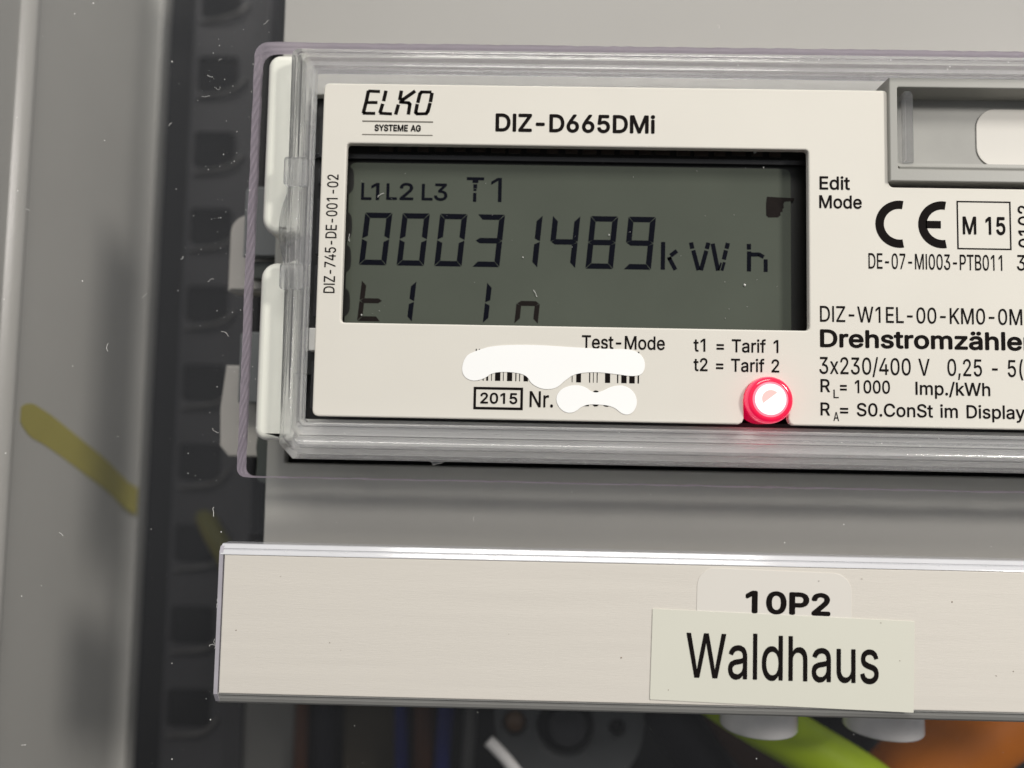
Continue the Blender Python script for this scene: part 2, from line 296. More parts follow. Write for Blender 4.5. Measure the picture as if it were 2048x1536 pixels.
# --- lettering
# outlines of a plain grotesque, 1000 units to the em: letter -> [advance, loops of x,y]
GLYPH = {'(':[273,[[89,207,101,324,132,441,177,539,236,539,191,428,161,313,151,207,160,115,188,16,236,-96,177,-96,150,-46,128,4,111,55,99,106,92,156]]],')':[273,[[37,-96,86,18,113,116,122,207,112,313,82,428,37,539,97,539,142,441,173,323,184,207,182,156,174,104,161,53,144,3,123,-47,97,-96]]],',':[188,[[38,-119,68,71,137,71,84,-119]]],'-':[453,[[337,244,337,188,114,188,114,244]]],'.':[188,[[95,-4,83,-3,73,1,63,9,55,18,51,29,50,41,51,53,55,64,63,73,73,81,83,85,95,87,107,85,118,81,128,73,135,64,140,53,141,41,140,29,135,18,128,9,118,1,107,-3]]],'/':[249,[[235,533,71,-76,14,-76,178,533]]],'0':[453,[[227,-7,191,-3,158,7,130,24,105,48,85,77,69,113,57,155,50,202,48,254,50,306,57,353,69,395,85,431,106,461,130,484,159,502,191,512,227,516,262,512,295,502,323,484,348,461,368,431,384,395,396,353,403,306,405,254,403,202,396,155,384,113,368,77,348,48,323,24,295,7,263,-3],[227,50,250,52,271,60,290,74,306,92,320,116,330,144,338,176,342,213,344,254,342,295,338,332,330,365,320,393,306,416,290,435,271,449,250,457,227,460,203,457,182,449,163,435,147,416,134,393,123,365,115,332,111,295,109,254,111,213,115,176,123,144,134,116,147,92,163,74,182,60,203,52]]],'1':[453,[[276,509,276,0,212,0,212,448,209,448,86,358,86,427,198,509]]],'2':[453,[[64,0,64,47,234,229,282,282,311,327,320,371,319,389,315,405,308,419,298,431,287,441,273,449,224,460,205,458,188,454,172,447,159,438,148,427,139,413,132,398,128,381,127,362,66,362,68,391,75,418,86,442,102,464,121,482,143,496,168,507,196,513,225,516,254,513,281,507,306,497,328,482,346,465,361,445,372,423,379,398,381,372,371,318,336,259,267,180,153,60,153,57,389,57,389,0]]],'3':[453,[[218,-7,188,-5,159,1,133,10,108,22,88,38,70,57,57,79,48,104,44,132,109,132,112,115,118,100,126,87,137,76,150,66,165,59,219,50,275,61,291,69,304,80,315,93,323,108,328,125,329,145,328,163,323,180,316,196,306,211,292,223,275,234,254,241,229,246,201,248,157,248,157,299,288,448,288,452,70,452,70,509,372,509,372,461,211,278,211,289,247,290,279,286,308,276,333,262,354,244,371,222,383,198,391,173,393,145,390,116,383,90,370,66,354,45,333,27,309,12,281,2,251,-5]]],'4':[453,[[40,105,40,158,247,509,311,509,109,166,109,163,413,163,413,105],[282,0,282,121,282,146,282,318,343,318,343,0]]],'5':[453,[[221,-7,192,-5,165,1,140,11,118,25,99,41,83,60,71,82,63,105,60,130,122,130,125,115,130,102,138,89,173,60,221,50,241,51,259,56,276,64,291,75,304,89,314,104,322,122,326,141,328,162,326,183,321,203,314,221,303,237,290,251,275,262,257,270,238,275,218,277,167,268,128,246,67,253,96,509,366,509,366,452,151,452,134,301,136,301,178,325,229,334,252,332,274,328,294,321,313,311,330,299,345,285,358,269,370,251,379,231,386,210,390,187,391,163,388,132,381,102,369,76,352,52,332,32,309,15,282,3,253,-4]]],'6':[453,[[226,-7,196,-4,168,3,142,15,119,31,100,51,84,74,73,101,66,130,64,162,65,187,71,212,80,239,137,340,252,509,322,509,151,261,145,261,165,288,196,307,235,314,265,312,291,305,316,295,337,280,355,262,370,240,380,215,387,187,389,157,387,127,379,98,368,73,352,50,333,30,310,14,284,3,257,-4],[226,48,245,50,263,55,279,63,293,73,304,86,314,101,322,119,326,137,327,157,326,178,322,196,314,213,304,228,293,241,279,251,263,259,245,264,226,265,207,264,190,259,174,252,160,241,148,229,138,214,131,197,126,179,125,158,126,138,131,119,138,102,148,86,160,73,174,63,190,55,207,50]]],'7':[453,[[97,0,323,448,323,452,62,452,62,509,391,509,391,449,165,0]]],'8':[453,[[226,-7,193,-5,163,1,136,11,111,25,91,42,74,62,62,84,54,109,52,135,53,156,58,176,65,195,75,212,87,228,101,241,117,252,134,260,153,265,153,267,129,276,109,289,93,308,80,330,73,354,70,380,73,405,79,429,90,450,106,469,124,485,146,498,170,508,197,514,226,516,255,514,282,508,306,498,328,485,346,469,361,450,373,429,379,405,382,380,379,354,372,330,359,308,343,289,323,276,300,267,300,265,319,260,335,252,351,241,365,228,377,212,387,195,395,176,399,156,401,135,398,109,391,84,378,62,362,42,341,25,317,11,289,1,259,-5],[226,49,248,50,267,54,285,60,300,69,313,79,323,91,331,106,335,121,337,139,335,157,330,173,322,189,312,202,298,213,283,223,265,230,247,234,226,235,206,234,187,230,169,223,154,213,140,202,130,189,122,173,117,157,115,139,117,121,121,106,129,91,139,79,152,69,167,60,185,54,205,50],[226,290,274,300,287,308,298,318,307,330,314,344,318,359,319,376,318,392,314,407,308,420,299,432,288,442,275,449,226,460,177,449,164,442,153,432,145,420,138,407,134,392,133,376,134,359,138,344,145,330,154,318,165,308,178,300]]],'=':[453,[[72,245,72,301,381,301,381,245],[72,97,72,153,381,153,381,97]]],'A':[480,[[16,0,201,509,276,509,463,0,395,0,287,302,264,372,232,478,245,478,213,371,191,302,85,0],[110,142,110,199,370,199,370,142]]],'B':[456,[[60,0,60,509,241,509,274,507,304,501,329,491,350,477,367,461,381,442,390,421,396,398,398,374,397,353,393,336,387,320,356,286,315,267,315,262,331,260,347,254,363,245,378,234,391,220,402,203,411,184,416,161,418,136,416,111,410,88,400,67,386,48,368,31,344,18,317,8,284,2,247,0],[125,57,245,57,281,60,309,67,330,80,344,96,353,115,355,137,354,153,350,169,342,184,333,197,320,209,306,218,289,225,269,229,248,231,125,231],[125,285,238,285,288,296,302,304,314,314,323,326,330,340,335,355,336,372,333,393,326,412,313,429,294,442,270,449,240,452,125,452]]],'C':[510,[[267,-7,225,-3,186,7,150,25,119,49,92,79,70,115,53,157,44,203,40,254,44,305,53,352,70,393,92,429,119,459,150,484,186,501,225,512,267,516,340,504,362,496,383,485,402,471,419,456,435,438,448,418,459,397,467,373,473,348,408,348,389,395,357,428,315,449,267,456,237,453,209,445,184,432,161,414,141,391,125,364,113,332,106,295,103,254,106,213,113,177,125,145,141,117,161,94,184,76,210,63,237,56,267,53,315,60,357,81,389,114,408,160,473,160,467,135,459,112,448,91,435,71,420,53,402,38,383,24,363,13,341,5,317,-2,293,-6]]],'D':[502,[[219,0,96,0,96,57,215,57,254,60,288,68,318,81,343,99,363,122,379,149,390,181,397,216,399,255,397,294,390,329,379,361,364,388,344,410,320,428,291,441,258,449,221,452,93,452,93,509,225,509,273,505,315,495,353,478,385,455,412,426,433,391,449,351,458,306,462,255,458,205,449,159,433,119,411,83,384,54,351,31,312,14,268,3],[125,509,125,0,60,0,60,509]]],'E':[419,[[60,0,60,509,372,509,372,452,125,452,125,286,355,286,355,229,125,229,125,57,375,57,375,0]]],'G':[520,[[269,-7,225,-3,185,7,149,25,118,49,91,79,69,116,53,157,43,203,40,254,43,305,53,352,69,393,91,429,117,459,149,484,184,501,223,512,265,516,291,514,316,510,340,504,363,494,384,483,403,469,421,453,436,436,449,416,460,395,468,373,474,349,408,349,387,393,356,427,315,448,265,456,236,453,209,445,183,432,160,414,141,392,125,364,113,332,106,295,103,254,106,213,113,177,125,145,141,117,161,95,184,76,210,63,238,56,269,53,296,55,322,61,345,71,365,85,382,102,396,123,407,147,413,173,415,202,434,199,283,199,283,256,478,256,478,200,475,160,466,124,451,91,431,62,406,38,377,19,344,5,308,-4]]],'I':[190,[[63,0,63,509,127,509,127,0]]],'K':[467,[[104,145,104,216,139,261,174,303,212,344,364,509,448,509,231,276,228,276],[60,0,60,509,125,509,125,334,124,225,125,193,125,0],[372,0,188,259,228,309,449,0]]],'L':[393,[[60,0,60,509,125,509,125,57,361,57,361,0]]],'M':[628,[[60,0,60,509,152,509,277,187,287,159,299,123,311,84,322,49,307,49,318,83,330,121,342,158,352,187,476,509,568,509,568,0,504,0,504,291,504,327,505,369,506,413,507,457,513,457,498,409,482,363,467,322,456,291,342,0,286,0,170,291,159,321,145,361,129,408,112,457,119,457,120,416,121,372,122,328,122,291,122,0]]],'N':[523,[[60,0,60,509,136,509,343,183,363,151,388,107,414,55,405,54,401,108,399,157,399,195,399,509,463,509,463,0,387,0,202,290,177,331,148,381,108,452,119,454,122,384,124,328,125,291,125,0]]],'P':[445,[[60,0,60,509,235,509,272,506,305,499,332,487,356,471,375,452,390,430,400,404,407,377,409,348,407,318,400,291,390,265,375,243,356,223,332,207,305,195,272,188,235,186,109,186,109,242,233,242,257,244,279,248,297,256,312,266,324,279,333,294,339,310,343,328,344,348,343,367,339,385,333,402,324,416,312,428,297,439,279,446,257,451,232,452,125,452,125,0]]],'R':[449,[[60,0,60,509,236,509,273,506,305,500,333,489,356,473,376,455,390,433,401,408,407,381,409,352,407,323,401,296,390,271,376,250,356,232,333,217,305,206,273,200,236,198,96,198,96,255,234,255,258,256,280,260,298,267,313,276,325,287,334,300,340,316,344,333,345,352,344,371,340,389,334,405,325,419,313,430,298,440,279,446,258,451,233,452,125,452,125,0],[353,0,230,229,303,229,428,0]]],'S':[447,[[224,-9,188,-7,156,-1,128,9,102,23,81,40,64,60,51,83,42,109,38,137,104,137,108,118,114,102,123,88,136,76,150,66,166,59,224,49,246,50,267,54,286,60,303,69,317,79,329,92,338,106,344,122,346,139,344,154,340,168,332,179,296,205,245,222,184,239,145,253,112,269,86,289,67,313,56,341,52,372,54,400,62,425,75,448,92,468,113,484,138,498,165,508,195,514,227,516,259,514,289,508,316,498,340,484,360,468,377,449,390,427,398,403,401,378,337,378,332,402,320,421,302,437,280,449,254,456,225,459,204,457,185,454,167,448,152,440,139,430,129,418,121,405,117,391,115,376,117,359,122,345,131,334,169,308,212,293,264,279,312,264,359,238,395,198,402,180,407,161,408,139,406,112,399,87,386,64,370,43,349,25,323,11,294,0,261,-7]]],'T':[449,[[32,452,32,509,417,509,417,452,257,452,257,0,193,0,193,452]]],'V':[480,[[204,0,16,509,84,509,192,206,215,137,248,31,235,31,267,138,290,206,395,509,463,509,278,0]]],'W':[686,[[155,0,16,509,82,509,163,196,175,145,187,94,197,40,189,40,200,94,211,145,224,196,306,509,380,509,462,196,474,145,486,94,497,40,488,40,499,94,510,145,523,196,603,509,670,509,530,0,455,0,368,323,351,391,336,475,350,475,335,395,318,323,230,0]]],'Y':[472,[[203,0,203,208,16,509,91,509,192,344,222,292,250,230,224,230,251,293,280,344,381,509,455,509,268,208,268,0]]],'Z':[438,[[42,0,42,46,273,385,306,431,341,476,348,454,285,452,223,452,40,452,40,509,397,509,397,462,169,129,134,81,97,33,90,54,152,57,214,57,399,57,399,0]]],'a':[389,[[160,-9,137,-7,115,-3,94,5,76,15,60,29,48,45,38,63,32,84,30,108,32,128,36,146,43,161,53,174,64,184,78,193,125,211,178,220,234,227,265,235,271,240,274,246,276,255,276,257,267,297,240,322,196,331,149,322,118,301,100,274,41,291,51,313,64,331,79,346,95,358,114,368,133,375,194,384,239,379,286,360,300,350,312,336,322,320,330,301,335,278,337,251,337,0,277,0,277,52,272,52,252,25,215,1],[170,45,192,47,211,51,228,59,242,68,254,80,263,93,270,108,274,122,276,138,276,190,259,182,231,176,200,171,175,168,134,159,103,139,97,130,93,118,92,105,102,72,130,52]]],'d':[424,[[195,-8,165,-6,137,3,111,16,89,34,70,57,55,84,43,116,36,151,34,189,36,227,43,261,55,293,70,320,89,342,112,361,137,374,165,382,196,384,218,383,237,379,253,373,287,346,306,319,311,319,311,509,372,509,372,0,313,0,313,59,307,59,287,31,252,4,236,-3,217,-7],[205,47,226,49,246,55,263,65,278,78,290,95,299,115,306,138,310,162,312,189,310,216,306,241,300,263,290,282,278,299,263,312,246,322,227,328,205,330,182,328,162,322,145,311,130,298,118,281,108,261,102,239,98,215,96,189,98,163,102,139,109,117,118,97,130,80,145,66,162,55,182,49]]],'e':[404,[[212,-8,177,-5,145,3,117,16,92,35,72,58,56,85,44,116,37,150,34,187,36,224,44,258,55,290,71,317,91,340,115,359,142,373,172,382,205,384,266,374,285,366,303,355,319,341,334,324,347,305,357,282,365,256,370,227,371,194,371,169,75,169,75,221,338,221,310,202,308,226,304,248,298,269,288,286,277,301,263,314,246,323,227,328,205,330,183,328,164,323,146,313,131,301,119,286,109,270,102,251,97,231,96,211,96,178,98,151,102,127,110,106,121,88,135,73,151,61,169,53,190,48,212,46,254,53,285,73,306,105,365,91,358,72,348,55,335,39,320,26,302,14,283,4,261,-3,237,-7]]],'f':[254,[[228,379,228,327,6,327,6,379],[81,0,81,432,82,452,87,470,96,486,107,499,120,510,135,519,187,530,222,527,243,521,227,468,215,472,195,474,178,472,164,468,154,460,147,449,143,435,142,419,142,0]]],'h':[410,[[114,227,114,0,53,0,53,509,114,509,114,287,102,287,116,319,132,344,152,362,175,374,200,382,227,384,252,383,275,377,295,369,313,356,328,340,341,321,350,298,355,271,357,240,357,0,296,0,296,235,293,263,286,286,273,304,256,318,235,326,210,329,192,328,176,324,161,317,147,308,136,297,126,283,119,266,115,248]]],'i':[167,[[53,0,53,379,114,379,114,0],[84,443,73,444,63,448,54,455,47,463,43,472,41,483,43,494,47,504,54,512,63,518,73,522,84,524,95,522,105,518,114,512,121,504,125,494,126,483,125,472,121,463,114,455,105,448,95,444]]],'k':[381,[[110,137,110,212,121,212,284,379,360,379,184,199,177,199],[53,0,53,509,114,509,114,0],[294,0,148,186,191,229,372,0]]],'l':[168,[[54,0,54,524,114,524,114,0]]],'m':[610,[[53,0,53,379,112,379,112,295,108,295,114,314,122,331,132,346,172,376,219,386,245,383,268,375,287,361,303,342,314,320,321,295,312,295,318,312,326,329,337,343,381,375,437,386,458,385,478,380,497,372,514,361,529,346,541,328,550,307,555,283,557,255,557,0,496,0,496,254,493,279,485,298,473,313,456,323,438,329,419,330,402,329,387,326,374,320,345,290,335,247,335,0,274,0,274,260,272,280,265,297,253,311,238,322,220,328,199,330,158,320,145,312,135,302,126,289,119,274,115,257,114,238,114,0]]],'n':[410,[[114,227,114,0,53,0,53,379,112,379,112,287,102,287,116,319,132,344,152,362,175,374,200,382,227,384,252,383,275,377,295,369,313,356,328,340,341,321,350,298,355,271,357,240,357,0,296,0,296,235,293,263,286,286,273,304,256,318,235,326,210,329,192,328,176,324,161,317,147,308,136,297,126,283,119,266,115,248]]],'o':[415,[[207,-8,174,-5,144,3,117,16,93,35,72,58,56,85,44,116,37,150,34,187,37,225,44,260,56,291,72,318,93,341,117,360,144,374,174,382,207,384,241,382,271,374,299,360,323,341,343,318,359,291,371,260,379,225,381,187,379,150,371,116,359,85,343,58,323,35,299,16,271,3,241,-5],[207,46,231,49,252,55,270,66,285,80,298,97,307,117,314,139,318,163,319,187,318,212,314,236,307,258,298,278,285,296,270,310,252,321,231,328,207,330,184,328,163,321,145,310,130,296,118,278,108,258,102,236,98,212,96,187,98,163,102,139,108,117,118,97,130,80,145,66,163,55,184,49]]],'p':[424,[[53,-143,53,379,112,379,112,319,118,319,137,346,171,373,188,379,207,383,229,384,259,382,287,374,313,361,335,342,354,320,370,293,381,261,388,227,390,189,388,151,381,116,370,84,355,57,336,34,313,16,288,3,260,-6,229,-8,208,-7,189,-3,173,4,138,31,118,59,114,59,114,-143],[220,47,242,49,262,55,279,66,294,80,306,97,316,117,323,139,327,163,328,189,327,215,323,239,316,261,307,281,295,298,280,311,262,322,243,328,220,330,198,328,178,322,161,312,147,299,134,282,125,263,118,241,114,216,113,189,114,162,118,138,125,115,135,95,147,78,162,65,179,55,198,49]]],'r':[259,[[53,0,53,379,112,379,112,321,115,321,124,339,137,354,152,367,171,377,191,383,213,385,229,384,243,384,243,322,230,324,207,326,190,324,174,321,159,315,146,306,135,296,126,284,119,269,115,254,114,237,114,0]]],'s':[365,[[182,-8,157,-7,133,-3,112,3,93,12,76,24,62,38,50,54,41,73,36,94,94,107,101,87,111,72,124,60,141,52,160,47,181,45,206,47,227,53,244,62,258,74,265,88,268,103,266,115,262,126,254,136,243,144,229,150,212,155,149,170,118,180,92,192,72,208,58,227,50,249,47,274,49,295,55,314,65,332,79,347,95,360,115,370,137,378,161,383,187,384,212,383,234,379,254,372,271,363,286,352,299,339,324,290,268,277,262,291,254,304,243,316,228,325,210,331,187,333,166,331,147,326,131,317,119,305,111,292,109,277,110,264,115,253,124,243,172,223,229,209,261,200,287,187,306,171,320,153,328,131,331,107,329,85,323,65,312,47,298,31,281,18,260,6,236,-2,210,-7]]],'t':[227,[[204,379,204,327,6,327,6,379],[65,471,126,471,126,98,127,83,130,70,136,61,144,55,156,51,170,50,185,51,202,54,213,2,192,-3,168,-4,138,-1,113,7,92,21,77,41,68,64,65,93]]],'u':[410,[[182,-5,158,-3,135,2,115,11,97,23,82,39,69,59,60,82,54,109,53,139,53,379,114,379,114,144,116,117,124,94,137,75,154,61,175,53,200,50,218,51,234,55,249,62,263,71,274,83,283,97,290,113,295,132,296,153,296,379,357,379,357,0,298,0,298,92,307,92,294,60,277,35,257,17,234,5,209,-3]]],'x':[379,[[21,0,171,218,171,171,29,379,100,379,147,306,179,253,207,206,175,206,202,253,233,306,282,379,352,379,209,169,209,214,358,0,287,0,231,85,200,136,173,182,205,182,178,136,148,85,91,0]]],'y':[389,[[47,-139,61,-86,71,-87,104,-89,130,-74,151,-36,163,-1,17,379,84,379,165,155,187,87,206,21,184,21,202,87,224,155,305,379,371,379,204,-58,177,-107,139,-136,91,-145,65,-143]]],'z':[380,[[42,0,42,46,254,320,254,323,48,323,48,379,333,379,333,331,126,60,126,56,339,56,339,0]]],'ä':[389,[[160,-9,137,-7,115,-3,94,5,76,15,60,29,48,45,38,63,32,84,30,108,32,128,36,146,43,161,53,174,64,184,78,193,125,211,178,220,234,227,265,235,271,240,274,246,276,255,276,257,267,297,240,322,196,331,149,322,118,301,100,274,41,291,51,313,64,331,79,346,95,358,114,368,133,375,194,384,239,379,286,360,300,350,312,336,322,320,330,301,335,278,337,251,337,0,277,0,277,52,272,52,252,25,215,1],[170,45,192,47,211,51,228,59,242,68,254,80,263,93,270,108,274,122,276,138,276,190,259,182,231,176,200,171,175,168,134,159,103,139,97,130,93,118,92,105,102,72,130,52],[261,443,251,444,241,448,233,455,226,463,222,472,221,483,222,494,226,503,233,512,241,518,251,522,261,523,272,522,281,518,290,512,296,503,300,494,301,483,300,472,296,463,290,455,281,448,272,444],[117,443,107,444,97,448,89,455,82,463,78,472,77,483,78,494,82,503,89,512,97,518,107,522,117,523,128,522,138,518,146,512,152,503,156,494,158,483,156,472,152,463,146,455,138,448,128,444]]]}
CAP = 0.509
_gl = {}
def glyph_faces(ch):
    """one letter cut into triangles, holes left open"""
    if ch in _gl: return _gl[ch]
    loops = [[Vector((lp[i]/1000, lp[i+1]/1000)) for i in range(0, len(lp), 2)] for lp in GLYPH[ch][1]]
    P, E = [], []
    for lp in loops:
        b = len(P); n = len(lp); P += lp; E += [(b+i, b+(i+1) % n) for i in range(n)]
    r = delaunay_2d_cdt(P, E, [], 0, 1e-6); V = r[0]; F = []
    for t in r[2]:
        c = sum((V[i] for i in t), Vector((0, 0)))/len(t); ins = 0
        for lp in loops:
            for i in range(len(lp)):
                p, q = lp[i], lp[(i+1) % len(lp)]
                if (p.y > c.y) != (q.y > c.y) and c.x < (q.x-p.x)*(c.y-p.y)/(q.y-p.y) + p.x: ins += 1 if q.y > p.y else -1
        if ins: F.append(tuple(t))
    _gl[ch] = (V, F); return _gl[ch]
def font_mesh(s, bold=0.0, space=1.0, zstep=0.0005):
    """lettering as flat outlines; bold print is struck several times, each a hair proud of the last"""
    pen = 0.0; V, F = [], []
    for ch in s:
        if ch == ' ': pen += 0.26*space; continue
        gv, gf = glyph_faces(ch); b = len(V)
        V += [Vector((pen + v.x, v.y, 0)) for v in gv]; F += [tuple(i+b for i in f) for f in gf]
        pen += GLYPH[ch][0]/1000*space
    me = bpy.data.meshes.new('t'); me.from_pydata(V, [], F); me.update()
    if bold:
        VV, FF = [], []
        for j, (dx, dy) in enumerate(((0, 0), (-1, 0), (1, 0), (-.7, .7), (.7, .7), (-.7, -.7), (.7, -.7), (0, 1), (0, -1))):
            b = len(VV); VV += [v + Vector((dx*bold, dy*bold, j*zstep)) for v in V]; FF += [tuple(i+b for i in f) for f in F]
        bpy.data.meshes.remove(me); me = bpy.data.meshes.new('t'); me.from_pydata(VV, [], FF); me.update()
    return me
def text(s, x0, x1, yb, cap, parent, m=None, bold=0.0, z=0.004, rot=0.0, name='lettering', lean=0.0, space=1.0):
    """printed text fitted to x0..x1 (before turning by rot about its left end on the base line)"""
    me = font_mesh(s, bold, space)
    lo = min(v.co.x for v in me.vertices); hi = max(v.co.x for v in me.vertices)
    sx = (x1-x0)/(hi-lo); sy = cap/(CAP + 2*bold)
    for v in me.vertices:
        x = (v.co.x-lo)*sx; y = (v.co.y+bold)*sy; v.co = (x + lean*y, y, v.co.z)
    me.transform(Matrix.Translation((x0, yb, z)) @ Matrix.Rotation(rot, 4, 'Z'))
    return link(name, me, m or M['ink'], parent)
def flat(name, polys, z, m, parent):
    V, F = [], []
    for p in polys:
        b = len(V); V += [(x, y, z) for x, y in p]; F.append(tuple(range(b, b+len(p))))
    return pymesh(name, V, F, m, parent)
def stroke(p, q, w, ext=0.0):
    p = Vector(p); q = Vector(q); d = (q-p).normalized(); n = Vector((-d.y, d.x))*w/2; p = p - d*ext; q = q + d*ext
    return [tuple(p+n), tuple(p-n), tuple(q-n), tuple(q+n)][::-1]
def rect(x0, y0, x1, y1): return [(x0, y0), (x1, y0), (x1, y1), (x0, y1)]
def frame_polys(x0, y0, x1, y1, t):
    return [rect(x0, y0, x1, y0+t), rect(x0, y1-t, x1, y1), rect(x0, y0+t, x0+t, y1-t), rect(x1-t, y0+t, x1, y1-t)]
def chaikin(pts, k=2):
    for _ in range(k):
        o = []
        for i in range(len(pts)):
            a, b = pts[i], pts[(i+1) % len(pts)]
            o += [(a[0]*.75+b[0]*.25, a[1]*.75+b[1]*.25), (a[0]*.25+b[0]*.75, a[1]*.25+b[1]*.75)]
        pts = o
    return pts

# ================================================================== setting: the cabinet
o = box('back_wall', (-14, -24, -13.0), (22, 14, -12.5), M['back'], None, 0.05); o['kind'] = 'structure'
prof = [(-7.62, -0.95), (-7.60, -2.2), (-7.60, -2.55)]
for k in range(9):
    a = radians(-80 + k*20); prof.append((-7.62 + 0.22*cos(a), -2.85 - 0.22*sin(a)*1.0 if False else -2.85 - 0.25*sin(a+0)))
prof = [(-7.62, -0.95), (-7.60, -2.45)] + [(-7.60 + 0.20*sin(pi*k/8), -2.5 - 0.55*k/8) for k in range(9)] + \
       [(-7.56, -3.2), (-7.50, -7.3)] + [(-7.50 + 0.25*(1-cos(pi/2*k/5)), -7.3 - 0.6*sin(pi/2*k/5)) for k in range(1, 6)] + \
       [(-7.22, -8.3), (-7.26, -8.4), (-8.3, -8.4), (-8.4, -0.95)]
o = extrude_profile('side_wall', prof, -24, 14, M['wall'], None, 'y', smooth=False); o['kind'] = 'structure'
for p in o.data.polygons: p.use_smooth = True
if hasattr(o.data, 'set_sharp_from_angle'): o.data.set_sharp_from_angle(angle=radians(35))

# slotted upright behind the cover, left of the meter
rl = thing('slotted_rail', 'dark slotted metal upright standing beside the grey cabinet wall', 'rail', (-5.9, -22, -9.4))
HY = [-20.55 + 2.33*k for k in range(14)]
holes = [rrect(-6.85, y, -5.60, y+1.10, 0.15, 3) for y in HY]
shape('web', [rect(-7.0, -22, -4.75, 12)] + holes, -9.6, -9.35, M['rail'], rl, 0.04, 1)
extrude_profile('flange', [(-4.75, -9.35), (-4.62, -9.3), (-4.5, -8.6), (-4.42, -8.6), (-4.5, -9.6), (-4.75, -9.6)], -22, 12, M['rail'], rl, 'y')
for y in HY:
    tube('hook_lip', [(-6.8, y-0.18, -9.3), (-6.1, y-0.10, -9.2), (-5.6, y+0.05, -9.15), (-5.32, y+0.40, -9.25)], 0.06, M['hooklip'], rl, 6, 4)

# ================================================================== the meter
mt = thing('electricity_meter', 'grey electricity meter with cream faceplate, black display and clear raised frame', 'meter', (6.5, -2, -1.8))
hs = shape('housing', [rect(-1.68, -8.3, 16.5, 8.5), rrect(-1.34, -5.63, 15.2, 1.5, 0.02)], -1.78, -1.5, M['house'], mt, 0.03, 2)
box('cavity', (-1.6, -6.2, -2.2), (15.6, 1.9, -1.82), M['black'], hs, 0.02)

# faceplate with display window, notch for the optical port and notch for the lamp
FX0, FX1, FY0, FY1 = -0.436, 15.0, -4.76, 1.077
face_out = rrect(FX0, FY0, FX1, FY1, 0.1)
lx, ly, lr = 7.262, -4.347, 0.375
notch = [(6.80, FY0), (6.86, FY0+0.03), (6.89, FY0+0.10)] + [(lx + lr*cos(a), ly + lr*sin(a)) for a in [pi - pi*k/14 for k in range(15)]] + [(7.635, FY0+0.10), (7.665, FY0+0.03), (7.72, FY0)]
top_notch = [(9.372, 1.077-0.1)] 
outl = [(FX0, FY0+0.1)]
outl = [(FX0+0.1*(1-cos(a)), FY0+0.1*(1-sin(a))) for a in [0, pi/6, pi/3, pi/2]]
outl += notch + [(15.0, FY0), (15.0, -0.633), (9.46, -0.633)]
outl += [(9.46 - 0.085*sin(a), -0.633 + 0.085*(1-cos(a))) for a in [pi/6, pi/3, pi/2]]
outl += [(9.375 - 0.08*(1-cos(a)), 0.997 + 0.08*sin(a)) for a in [0, pi/6, pi/3, pi/2]]
outl += [(FX0+0.1*(1-sin(a)), FY1-0.1*(1-cos(a))) for a in [0, pi/6, pi/3, pi/2]]
fp = shape('faceplate', [outl, rrect(0.0, -3.145, 8.0, 0.0, 0.06, 3)], -0.14, 0.0, M['face'], mt, 0.03, 3)
fp['label'] = 'cream front plate printed in black with a display window'

T = lambda *a, **k: text(*a, fp, **k)
def text_(s, x0, x1, yb, cap, **k): return text(s, x0, x1, yb, cap, fp, **k)
text_('DIZ-D665DMi', 2.582, 5.353, 0.246, 0.322, bold=0.0216)
text_('Edit', 8.185, 8.707, -0.695, 0.232, bold=0.0136)
text_('Mode', 8.178, 8.905, -1.022, 0.228, bold=0.0136)
text_('M 15', 10.618, 11.343, -1.44, 0.312, bold=0.0184)
text_('DE-07-MI003-PTB011', 9.009, 11.274, -2.059, 0.268, bold=0.0040)
text_('31', 11.524, 11.80, -2.049, 0.268, bold=0.0040)
text_('DIZ-W1EL-00-KM0-0M', 8.179, 11.590, -2.987, 0.272, bold=0.0040)
text_('Drehstromzähler', 8.176, 11.76, -3.423, 0.306, bold=0.0216)
text_('3x230/400 V', 8.163, 10.019, -3.876, 0.287, bold=0.0040)
text_('0,25 - 5(60) A', 10.317, 12.36, -3.871, 0.287, bold=0.0040)
text_('R', 8.179, 8.339, -4.187, 0.222, bold=0.0104)
text_('L', 8.397, 8.485, -4.284, 0.144, bold=0.0040)
text_('= 1000', 8.507, 9.347, -4.194, 0.222, bold=0.0104)
text_('Imp./kWh', 9.775, 11.027, -4.203, 0.222, bold=0.0104)
text_('R', 8.177, 8.336, -4.583, 0.222, bold=0.0104)
text_('A', 8.394, 8.486, -4.672, 0.152, bold=0.0040)
text_('= S0.ConSt im Display', 8.504, 11.60, -4.582, 0.222, bold=0.0104)
text_('Test-Mode', 4.137, 5.548, -3.521, 0.230, bold=0.0104)
text_('t1 = Tarif 1', 6.035, 7.472, -3.537, 0.222, bold=0.0104)
text_('t2 = Tarif 2', 6.036, 7.486, -3.869, 0.222, bold=0.0104)
text_('2015', 2.426, 3.056, -4.490, 0.186, bold=0.0184)
text_('Nr.', 3.263, 3.662, -4.536, 0.272, bold=0.0088)
text_('20884', 4.13, 5.02, -4.50, 0.265, bold=0.0088)
text('DIZ-745-DE-001-02', -0.122, 1.955, -2.639, 0.193, fp, rot=pi/2, bold=0.0040)
text('0102', 11.785, 12.52, -1.655, 0.225, fp, rot=pi/2, bold=0.0104)
flat('printed_box', frame_polys(10.52, -1.70, 11.44, -0.857, 0.025), 0.004, M['ink'], fp)
flat('printed_box', frame_polys(2.309, -4.592, 3.150, -4.208, 0.044), 0.004, M['ink'], fp)
